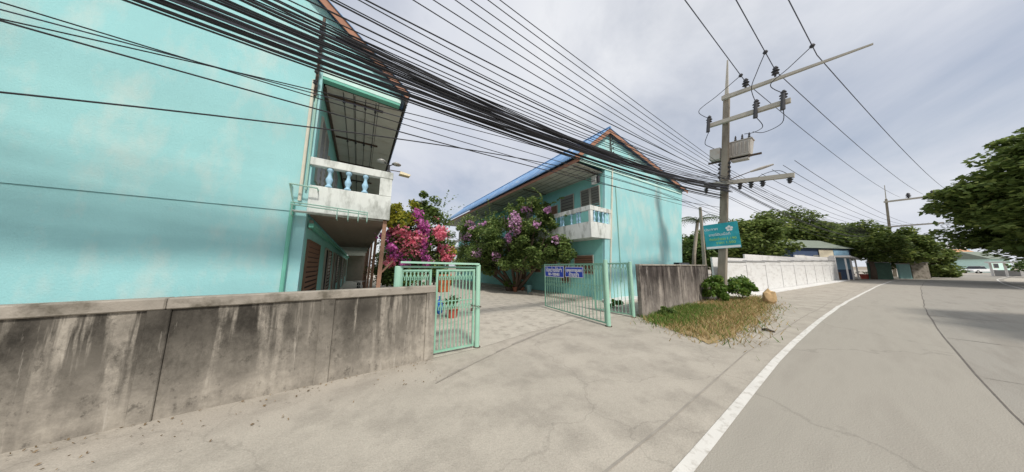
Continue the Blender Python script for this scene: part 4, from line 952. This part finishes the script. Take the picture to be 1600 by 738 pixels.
tag(MB().tube([(a[0], a[1], .02), ((a[0] + b_[0]) / 2, (a[1] + b_[1]) / 2 + .05, .05), (b_[0], b_[1], .02)], [.03, .045, .02], 6).build('dead_stick', M['stick']), 'dark dead stick lying beside the white road line', 'stick')

# ================================================================== BOUGAINVILLEAS AND POTS
def blossoms(par, P, sprays, m, size, nm, dens=1.0, depth=.25):
    """sprays of bracts set on the outer leaves of the crown: each (px, py, half width, half height, count)"""
    r_ = P - C0; k_ = r_ @ FW; sx_ = CX + FPX * (r_ @ RT) / k_; sy_ = CY - FPX * (r_ @ UP) / k_; out_ = []
    for (x, y, w, h, n) in sprays:
        e = ((sx_ - x) / w) ** 2 + ((sy_ - y) / h) ** 2; idx = np.where(e < 1)[0]
        if len(idx) < 4: continue
        idx = idx[np.argsort(k_[idx])[:max(4, int(len(idx) * depth))]]; q = P[RNG.choice(idx, int(n * dens))]
        out_.append(q + RNG.normal(0, .05, q.shape) - FW * .13)
    return leaves(nm, np.concatenate(out_), size, M[m], par, .1, .8)
def lobed(name, label, base, lobes, lsize, lm, tr, stems):
    t = thing(name, label, 'bougainvillea', base); PP = []
    for (c, rad, ncl, cr, n) in lobes: PP.append(clumps(c, rad, ncl, cr, n, .35, .8, -.95)[0])
    P = np.concatenate(PP); P = P[P[:, 2] > .05]; leaves('crown', P, lsize, M[lm], t, .9)
    mb = MB(); b = Vector([float(v) for v in base])
    for (c, rad, ncl, cr, n) in lobes:
        c = Vector(c); f = b.lerp(c, .5); f.z = b.z + (c.z - b.z) * .6
        mb.tube([b + Vector((random.uniform(-.1, .1), random.uniform(-.1, .1), -.1)), f, c], [tr, tr * .6, tr * .25], 6)
        for k in range(4):
            e = c + Vector((random.uniform(-1, 1) * rad[0], random.uniform(-1, 1) * rad[1], random.uniform(-.2, .9) * rad[2])); mb.tube([f, f.lerp(e, .5) + Vector((0, 0, .1)), e], [tr * .4, tr * .25, tr * .08], 5)
    mb.build('trunk', M['bark'], t, smooth=True); return t, P
def shoots(t, n, box0, box1, ln, ls, cnt):
    for k in range(n):
        a = Vector([random.uniform(p, q) for p, q in zip(box0, box1)]); d = Vector((random.uniform(-1, .7), random.uniform(-1, .6), random.uniform(.5, 1.2))) * ln * random.uniform(.5, 1.1)
        P = np.array([np.array(a + d * u + Vector((0, 0, -.35 * ln * u * u))) + RNG.normal(0, .035, 3) for u in np.linspace(0, 1, cnt)]); leaves('shoot', P, ls, M['leaf_b'], t, kind='stuff')
t, P = lobed('bougainvillea', 'pink and magenta bougainvillea behind the left gate leaf', (2.4, 9.6, 0),
             [((1.5, 9.3, 3.3), (.75, .6, .8), 18, .34, 4200), ((2.45, 9.7, 3.0), (.7, .7, 1.5), 22, .38, 4800), ((2.9, 9.9, 2.2), (.75, .7, 1.2), 16, .36, 3400), ((1.7, 9.5, 2.2), (.7, .6, .8), 12, .34, 2600), ((2.2, 9.9, 4.5), (.6, .5, .55), 9, .26, 1200)], .07, 'leaf_b', .07, 6)
blossoms(t, P, [(628, 362, 16, 9, 260), (652, 372, 16, 12, 260), (690, 352, 12, 22, 420), (698, 385, 13, 22, 420), (640, 392, 18, 9, 160), (612, 408, 10, 7, 90), (705, 408, 9, 10, 120), (640, 372, 22, 10, 140)], 'pink', .052, 'pink_blossom', 1.5)
blossoms(t, P, [(655, 338, 8, 12, 160), (666, 358, 9, 12, 200), (664, 385, 6, 22, 200), (603, 370, 9, 7, 110), (612, 388, 10, 7, 120), (640, 410, 12, 6, 110), (622, 398, 10, 6, 90), (668, 408, 7, 8, 90)], 'magenta', .05, 'magenta_blossom', 1.4)
blossoms(t, P, [(602, 346, 16, 10, 380), (616, 330, 16, 13, 420), (640, 345, 22, 10, 320), (624, 315, 14, 10, 120), (712, 400, 8, 20, 160), (645, 322, 16, 9, 120)], 'leaf_y', .058, 'yellow_foliage')
for (x0, y0, x1, y1) in [(680, 330, 716, 305), (680, 335, 722, 322), (690, 330, 700, 300)]:
    a, b_ = Vector(onY(x0, y0, 9.3)), Vector(onY(x1, y1, 9.3)); Q = np.array([np.array(a.lerp(b_, u)) + RNG.normal(0, .03, 3) for u in np.linspace(0, 1, 26)]); leaves('shoot', Q, .05, M['leaf_b'], t, kind='stuff')
t, P = lobed('bougainvillea', 'large mauve-flecked bougainvillea spreading along the far aqua building', (10.6, 15.2, 0),
             [((10.1, 12.3, 3.9), (1.5, 1.8, 2.2), 34, .62, 9500), ((9.6, 15.2, 4.1), (1.9, 2.4, 2.4), 40, .7, 11000), ((9.3, 19.5, 4.6), (1.6, 3.0, 2.3), 30, .75, 8000), ((10.6, 10.4, 3.1), (.8, .9, 1.3), 14, .42, 3000), ((9.6, 13.5, 2.5), (1.4, 2.2, .7), 14, .5, 2600), ((10.2, 13.2, 6.3), (1.2, 2.2, .6), 14, .4, 2200), ((9.2, 23.5, 4.6), (1.3, 2.6, 2.2), 16, .7, 3600), ((9.1, 18.2, 2.6), (1.4, 2.6, 1.3), 18, .6, 4000), ((9.2, 22.0, 2.6), (1.2, 2.6, 1.6), 14, .6, 3200)], .11, 'leaf_b', .16, 8)
blossoms(t, P, [(802, 348, 13, 22, 330), (790, 372, 8, 12, 110), (735, 352, 9, 7, 90), (752, 345, 8, 8, 80), (728, 372, 8, 8, 70), (860, 328, 9, 7, 70), (893, 365, 8, 7, 70), (905, 385, 6, 5, 40), (868, 375, 6, 6, 40), (838, 352, 6, 6, 40), (775, 400, 8, 7, 60), (822, 330, 9, 6, 60), (745, 395, 8, 8, 60), (885, 345, 9, 6, 60), (765, 330, 9, 7, 60)], 'mauve', .075, 'mauve_blossom', 1.7, .12)
shoots(t, 26, (8.6, 10.5, 5.6), (11.0, 20, 6.6), 1.3, .085, 34)
shoots(t, 10, (9.6, 10.0, 2.5), (11.0, 11.2, 5.0), .8, .075, 24)
def pot(label, c, r, h, m, plant=None, group='flower pots in the yard'):
    t = thing('flower_pot', label, 'pot', c, group); x, y = float(c[0]), float(c[1])
    MB().lathe([(r * .7, 0), (r * .95, h * .8), (r * 1.08, h * .82), (r * 1.08, h), (r * .9, h)], (x, y, 0), 14).build('pot', M[m], t)
    MB().lathe([(r * .88, h * .93), (r * .5, h * .985)], (x, y, 0), 10).build('soil', M['stick'], t)
    if plant:
        P, q = clumps((x, y, h + plant * .5), (r * 1.5, r * 1.5, plant * .6), 8, plant * .4, 260, .2); leaves('plant', P, .06, M['weed' if plant > .45 else 'leaf_b'], t)
    return t
pot('dark low pot with a bright leafy plant at the left end of the yard pots', gnd(796, 455), .38, .35, 'darkpot', .6)
pot('terracotta pot between the dark pot and another clay pot', gnd(806, 456), .26, .38, 'terra', .35)
pot('terracotta pot beside the grey teal pot', gnd(815, 456), .26, .36, 'terra', .5)
pot('tall grey teal pot under the large bougainvillea', gnd(827, 459), .2, .62, 'tealpot')
# orange tub, small red pot and blue bag seen through the left gate
t = thing('orange_tub', 'orange plastic tub hanging behind the left gate bars', 'tub', tuple(onY(694, 443, 5.75)))
a, b_ = onY(685, 430, 5.75), onY(703, 456, 5.75)
MB().hexa([(a[0] + .02, 5.7, b_[2]), (b_[0] - .02, 5.7, b_[2]), (b_[0] - .02, 5.95, b_[2]), (a[0] + .02, 5.95, b_[2])], [(a[0], 5.66, a[2]), (b_[0], 5.66, a[2]), (b_[0], 5.99, a[2]), (a[0], 5.99, a[2])]).build('tub', M['orange'], t, bevel=.01)
MB().box((a[0] - .02, 5.64, a[2] - .03), (b_[0] + .02, 5.66, a[2] + .01)).build('rim', M['orange'], t)
a = onY(687, 478, 5.62); t = thing('blue_bag', 'blue bag tied low on the left gate bars', 'bag', tuple(a))
MB().lathe([(.02, -.2), (.07, -.16), (.075, 0), (.05, .12), (.015, .17), (.035, .22)], (a[0], 5.62, a[2]), 9).build('bag', M['bluep'], t, smooth=True)
g_ = gnd(706, 462); pot('brick red pot with a small plant seen through the left gate', (3.2, 9.0, 0), .24, .4, 'red', .4)

# ================================================================== RIGHT BACKGROUND
# white panelled wall
W0, W1 = Vector((20.6, 5.0, 0)), Vector((57.0, 1.5, 0)); dW = (W1 - W0).normalized(); nW = Vector((-dW.y, dW.x, 0))
t = thing('white_wall', 'long pale panelled wall with grey ledge beyond the utility pole', 'wall', W0)
def wb(s0, s1, n0, n1, z0, z1, nm, m):
    a, b = W0 + dW * s0, W0 + dW * s1; lo = [a + nW * n0, b + nW * n0, b + nW * n1, a + nW * n1]
    lo = [Vector((c.x, c.y, z0)) for c in lo]; return MB().hexa(lo, [Vector((c.x, c.y, z1)) for c in lo]).build(nm, m, t)
LW = (W1 - W0).length; nb = 9; bay = LW / nb
for i in range(nb):
    wb(i * bay + .125, (i + 1) * bay - .125, -.04 + random.uniform(-.004, .004), .04, -.02, 2.06, 'panel', M['whitepanel'])
    wb(i * bay - .12, i * bay + .12, -.08, .08, -.05, 2.12, 'pier', M['whitepanel'])
    zl = 2.30 + .05 * i; wb(i * bay - .1, (i + 1) * bay - .12, -.05, .05, 2.08, zl - .003, 'upper_panel', M['whitepanel']); wb(i * bay - .1, (i + 1) * bay - .12, -.12, .12, zl, zl + .08, 'ledge', M['greycap'])
wb(0, LW * .16, .5, .6, 0, 2.62, 'upper_parapet', M['white']); wb(LW * .16 + .01, LW * .55, .5, .6, 0, 2.98, 'upper_parapet', M['white']); wb(LW * .55 + .01, LW, .5, .6, 0, 3.25, 'upper_parapet', M['white']); wb(LW - .3, LW + .4, -.1, .9, -.05, 3.35, 'end_pier', M['white'])
wb(.0, LW, -.9, -.1, -.03, .05, 'footing', M['whitepanel'])
# house with the grey green roof
def house(name, label, c, w, d, h, rh, wm, rm, rot, cat='house', win=True, ov=.4):
    t = thing(name, label, cat, c, None, (0, 0, rot))
    MB().box((-w / 2, -d / 2, -.05), (w / 2, d / 2, h)).build('wall', M[wm], t, local=True)
    MB().prism([(-w / 2 - ov, -d / 2 - ov, h + .01), (-w / 2 - ov, d / 2 + ov, h + .01), (-w / 2 - ov, 0, h + rh)], (w + 2 * ov, 0, 0)).build('roof', M[rm], t, local=True)
    if win:
        n = max(2, int(w / 3))
        for i in range(n):
            x = -w / 2 + w * (i + .5) / n
            f = MB().box((x - .6, -d / 2 - .05, h * .40), (x + .6, -d / 2 - .002, h * .78)).build('window', M['frame'], t, local=True)
            MB().box((x - .52, -d / 2 - .07, h * .42), (x + .52, -d / 2 - .052, h * .76)).build('pane', M['glass'], f, local=True)
    return t
hc = atD(1268, 416, 35)
h1 = house('house', 'blue house with grey green roof behind the pale wall', (hc[0], hc[1] + 1.5, 0), 12, 6, 4.6, 1.6, 'houseblue', 'housegreen', R(-22))
MB().box((-1.0, -3.12, 1.5), (2.0, -3.08, 4.4)).build('cream_panel', M['cream'], h1, local=True); MB().box((2.1, -3.12, 1.5), (5.4, -3.08, 4.4)).build('sky_blue_panel', M['skyblue'], h1, local=True)
# roadside stall at the end of the wall
sp = gnd(1332, 436); t = thing('roadside_stall', 'small stall with white flat roof at the end of the pale wall', 'stall', (60.0, 1.6, 0))
MB().hexa([(57.6, .2, 3.25), (65, -.6, 3.0), (65, 5, 3.1), (57.6, 5, 3.4)], [(57.6, .2, 3.5), (65, -.6, 3.22), (65, 5, 3.32), (57.6, 5, 3.65)]).build('roof', M['white'], t)
for (x, y) in [(58, .6), (61.3, .2), (64.6, -.2), (58, 4.6), (64.6, 4.6)]: MB().box((x - .08, y - .08, 0), (x + .08, y + .08, 3.1)).build('post', M['white'], t)
MB().box((57.8, 3.2, 0), (64.8, 3.4, 3.0)).build('back_wall', M['stick'], t); MB().box((61.6, .9, 0), (64.3, 1.1, 3.0)).build('side_panel', M['white'], t)
MB().box((58.5, 1.2, 0), (60.8, 2.2, 1.1)).build('counter', M['wood'], t)
for i, px in enumerate((1318, 1328, 1352, 1364)):
    c = gnd(px, 436); r = .5
    pot(['leftmost', 'second', 'third', 'rightmost'][i] + ' brick red pot of the row in front of the roadside stall', c, r, .75, 'red', .4, 'red pots in front of the stall')
# walls, sheds beyond, coloured dark for the shade under the trees
for (x0_, x1_, z, m, lab, nm, cat, Yo) in [(1358, 1394, 2.5, 'shed', 'green shed front between the stall and the far pole', 'shed', 'shed', 66), (1405, 1423, 2.3, 'tealpot', 'dull blue gate panel right of the far pole', 'metal_gate', 'gate', 72), (1425, 1452, 2.5, 'cap', 'grey brown block wall under the hedge', 'block_wall', 'wall', 74)]:
    a = onX(x0_, 430, Yo); b_ = onX(x1_, 430, Yo + 1); t = thing(nm, lab, cat, (a[0], a[1], 0))
    MB().beam((a[0], a[1], z / 2), (b_[0], b_[1], z / 2), .25, z).build('panel', M[m], t); MB().beam((a[0] - .1, a[1], z + .06), (b_[0] - .1, b_[1], z + .06), .5, .12).build('cap', M['greycap'], t)
# trees behind the wall
def ft(label, px, ytop, D, rx, m='leaf_t', n=9000, ls=.32, ncl=46, zb=.28, group='trees beyond the pale wall', ry=None):
    a = atD(px, 416, D); top = atD(px, ytop, D)[2]; hz = top * (1 - zb) / 2; cz = top - hz
    return tree('broadleaf_tree', label, (a[0], a[1], 0), (a[0], a[1], cz), (rx, ry or rx, hz), ncl, rx * .34, n, ls, m, .22 + top * .012, group, fill=.5)
ft('tree just right of the teal sign with a dark broad crown', 1176, 338, 30, 3.6, 'leaf_t', 12000, .24)
ft('bright rounded tree behind the middle of the pale wall', 1232, 332, 46, 6.2, 'leaf_t', 15000, .32)
ft('tree behind the grey green roof, left of the gap', 1276, 350, 50, 5.2, 'leaf_t', 10000, .32)
ft('dark tree behind the aqua gable and palm', 1076, 362, 30, 3.0, 'leaf_d', 8000, .2)
ft('small tree between the palm and the teal sign', 1112, 362, 30, 3.0, 'leaf_t', 7000, .24)
ft('yellow green tree directly behind the stall roof', 1325, 352, 44, 4.0, 'leaf_t', 9000, .3)
ft('spreading tree left of the far pole', 1362, 352, 35, 3.4, 'leaf_t', 10000, .24, zb=.34)
ft('dark conical tree right behind the far pole', 1410, 358, 37, 3.0, 'leaf_t', 9000, .24, zb=.22)
ft('low bushy tree over the block wall', 1446, 380, 39, 2.6, 'leaf_t', 7000, .22, zb=.1)
a = atD(1465, 416, 42); bush('roadside_hedge', 'trimmed green hedge beyond the block wall', (a[0], a[1], .9), (4.0, 2.0, 1.6), 5000, .2, 'leaf_t', cat='hedge', ncl=30)
a = atD(1505, 416, 60); bush('roadside_hedge', 'low pale green hedge in front of the white pickup', (a[0] - 8, a[1] + 3, .35), (5.0, 1.6, .6), 2500, .22, 'leaf_t', cat='hedge', ncl=26)
# palm
a = Vector(onX(1078, 400, 24.5)); a.z = 0; top = Vector(onX(1090, 345, 24.5)); t = thing('palm_tree', 'slanting palm with drooping fronds behind the streaked wall', 'palm', a)
MB().tube([a, a.lerp(top, .5) + Vector((0, .1, 0)), top], [.18, .14, .12], 8).build('trunk', M['palmbark'], t, smooth=True)
for k in range(13):
    az = k * 2.4; L_ = 2.0; dirv = Vector((math.cos(az), math.sin(az), 0)); fr = MB()
    pts = [top + dirv * L_ * u + Vector((0, 0, .9 * u * (1.1 - 1.25 * u) * (1.5 if k % 2 else .8))) for u in np.linspace(0, 1, 7)]
    fr.tube(pts, [.03, .028, .025, .02, .016, .01, .006], 4); sd_ = dirv.cross(Vector((0, 0, 1)))
    for i in range(1, 7):
        for s in (-1, 1):
            for e in (0, .5):
                q = pts[i - 1].lerp(pts[i], e); w_ = .5 * (1 - .6 * abs(i / 6 - .4)); tip = q + sd_ * s * w_ + dirv * .25 - Vector((0, 0, .22))
                fr.add([q, q + dirv * .05, tip + dirv * .02, tip], [(0, 1, 2, 3)])
    fr.build('frond', M['leaf_p'], t)
# parked car behind the streaked wall, roof just showing
def car(label, c, rot, m, pick=False, s=1.0, group=None):
    t = thing('parked_car' if not pick else 'pickup_truck', label, 'car' if not pick else 'pickup', c, group, (0, 0, rot)); t.scale = (s, s, s)
    L_, w = 4.6, .86
    MB().prism([(-2.3, -w, .35), (2.3, -w, .35), (2.35, -w, .75), (1.3, -w, .95), (-2.25, -w, 1.0)], (0, 2 * w, 0)).build('body', M[m], t, local=True, bevel=.05)
    cabx = (-.35, 1.25) if pick else (-1.9, 1.2)
    MB().hexa([(cabx[0], -w + .04, .96), (cabx[1], -w + .04, .96), (cabx[1], w - .04, .96), (cabx[0], w - .04, .96)], [(cabx[0] + .2, -w + .16, 1.55), (cabx[1] - .65, -w + .16, 1.55), (cabx[1] - .65, w - .16, 1.55), (cabx[0] + .2, w - .16, 1.55)]).build('glasshouse', M['glass'], t, local=True)
    MB().box((cabx[0] + .2, -w + .15, 1.552), (cabx[1] - .62, w - .15, 1.60)).build('roof', M[m], t, local=True)
    for x in (-1.4, 1.45):
        for sy in (-1, 1):
            wl = MB().tube([(x, sy * (w - .2), .34), (x, sy * (w + .01), .34)], .34, 16).build('wheel', M['tyre'], t, local=True); MB().tube([(x, sy * (w + .011), .34), (x, sy * (w + .02), .34)], .2, 12).build('rim', M['chrome'], wl, local=True)
    for sy in (-1, 1): MB().box((2.3, sy * .6 - .16, .62), (2.37, sy * .6 + .16, .78)).build('headlight', M['signwhite'], t, local=True)
    MB().box((2.33, -.5, .4), (2.38, .5, .52)).build('bumper', M['insul'], t, local=True)
    return t
a = onX(1098, 408, 21.3); car('dark car with only its roof showing over the streaked wall', (21.3, float(a[1]) + 3.6, 0), R(90), 'glass', s=1.42)
a = atD(1530, 427, 64); car('white pickup parked far along the road under the tree', (a[0], a[1], 0), R(140), 'carwhite', True, 1.25)
# pale distant buildings
def fb(label, px0, px1, ytop, D, m, rm=None, rh=0, name='distant_building'):
    a, b_ = atD(px0, 416, D), atD(px1, 416, D); top = atD((px0 + px1) / 2, ytop, D)[2]; c = (a + b_) / 2; w = np.linalg.norm(b_ - a)
    ang = math.atan2(b_[1] - a[1], b_[0] - a[0]); t = thing(name, label, 'building', (c[0], c[1], 0), None, (0, 0, ang))
    MB().box((-w / 2, 0, -.05), (w / 2, 8, top - rh)).build('wall', M[m], t, local=True)
    if rm: MB().prism([(-w / 2 - .5, -.6, top - rh + .01), (-w / 2 - .5, 8.6, top - rh + .01), (-w / 2 - .5, 4, top)], (w + 1, 0, 0)).build('roof', M[rm], t, local=True)
    else: MB().box((-w / 2 - .2, -.2, top + .002), (w / 2 + .2, 8.2, top + .35)).build('parapet', M['white'], t, local=True)
    n = max(2, int(w / 4))
    for i in range(n):
        x = -w / 2 + w * (i + .5) / n
        for z in ([(top - rh) * .5] if top < 7 else [(top - rh) * .28, (top - rh) * .7]):
            f = MB().box((x - .8, -.06, z - .7), (x + .8, -.002, z + .7)).build('window', M['frame'], t, local=True); MB().box((x - .7, -.08, z - .6), (x + .7, -.062, z + .6)).build('pane', M['glass'], f, local=True)
    return t
fb('tall pale grey building in the far haze right of the hedge', 1456, 1498, 384, 95, 'whitepanel')
fb('pale blue building behind the white pickup', 1496, 1522, 388, 84, 'skyblue')
fb('low house with orange tiled roof behind the pickup', 1518, 1552, 388, 74, 'cream', 'tileorange', 3.2)
fb('pale teal house with grey green roof right of the orange roof', 1548, 1580, 392, 70, 'paleaqua', 'housegreen', 2.5)
# white canopy gate
a, b_ = atD(1545, 420, 46), atD(1625, 420, 42); t = thing('white_canopy', 'low white canopy on posts under the roadside tree', 'canopy', (a[0], a[1], 0))
MB().beam((a[0], a[1], 2.75), (b_[0], b_[1], 2.75), 2.5, .3).build('roof', M['white'], t)
for u in (.05, .35, .65, .95):
    p = a * (1 - u) + b_ * u; MB().box((p[0] - .12, p[1] - .12, 0), (p[0] + .12, p[1] + .12, 2.6)).build('post', M['white'], t)
n_ = np.array([a[0] - b_[0], a[1] - b_[1], 0]); q = np.array([-(a - b_)[1], (a - b_)[0], 0]); q /= np.linalg.norm(q); q = q if q[0] > 0 else -q
MB().beam(tuple(np.array([a[0], a[1], .6]) + q * 2.2), tuple(np.array([b_[0], b_[1], .6]) + q * 2.2), .2, 1.2).build('back_wall', M['greycap'], t)
# big roadside tree on the right, and one out of frame whose shade falls on the lane
tree('rain_tree', 'huge dark spreading tree overhanging the road on the right', (58, -16.5, 0), (58, -17.4, 8.8), (11, 11.2, 8.3), 300, 2.1, 100000, .30, 'leaf_t', .55, flat=.42, up=1.2, fill=.6, low=-.95)
a = atD(1585, 416, 40); bush('roadside_shrub', 'dark shrub beneath the huge tree on the right', (a[0], a[1] - 3.0, 1.6), (4, 3, 2.0), 4000, .25, 'leaf_d', cat='shrub', ncl=30)
tree('rain_tree', 'roadside tree standing right of the frame whose shade streaks the far lane', (17, -13.0, 0), (17, -12.4, 7.5), (5.5, 4.5, 2.0), 46, 1.0, 9000, .22, 'leaf_d', .35, flat=.5, up=1.0)

tree('shade_tree', 'dark green tree filling the gap between the near corridor and the pink bougainvillea', (2.6, 22, 0), (2.4, 20, 2.3), (1.3, 7, 2.3), 60, .8, 12000, .12, 'leaf_d', .12, fill=.3)
# fallen leaves and grit along the foot of the low wall and over the apron
def litter(name, label, n, x0, x1, y0, y1, size, m, pull=1.0):
    P = np.c_[RNG.uniform(x0, x1, n), y1 - (y1 - y0) * RNG.uniform(0, 1, n) ** pull, np.full(n, .012)]
    a = RNG.uniform(0, 6.28, n); L = size * RNG.uniform(.5, 1.4, n); dx = np.c_[np.cos(a) * L, np.sin(a) * L, RNG.uniform(0, .01, n)]; dy = np.c_[-np.sin(a) * L * .5, np.cos(a) * L * .5, RNG.uniform(0, .01, n)]
    V = np.stack([P - dx, P - dy, P + dx, P + dy], 1).reshape(-1, 3)
    return tag(rawmesh(name, V, np.arange(4 * n).reshape(n, 4), m), label, 'leaf litter', kind='stuff')
M['litter'] = leafmat('dead leaf', (0.14, 0.10, 0.06), (0.26, 0.19, 0.11), (0.36, 0.30, 0.2), .05)
M['grit'] = leafmat('grit', (0.20, 0.18, 0.15), (0.36, 0.32, 0.27), (0.5, 0.46, 0.4), .0)
litter('leaf_litter', 'brown fallen leaves along the foot of the low concrete wall', 260, -6, 1.5, 4.3, 5.29, .016, M['litter'], 3.0)
litter('leaf_litter', 'brown fallen leaves along the foot of the streaked wall', 200, 9.6, 16, 4.2, 4.8, .03, M['litter'], 2.0)

tree('broadleaf_tree', 'green tree closing the far end of the yard between the two blocks', (6.0, 40, 0), (6.0, 40, 3.0), (4.2, 2.5, 3.0), 50, 1.1, 9000, .2, 'leaf_t', .2, group=None, fill=.3)
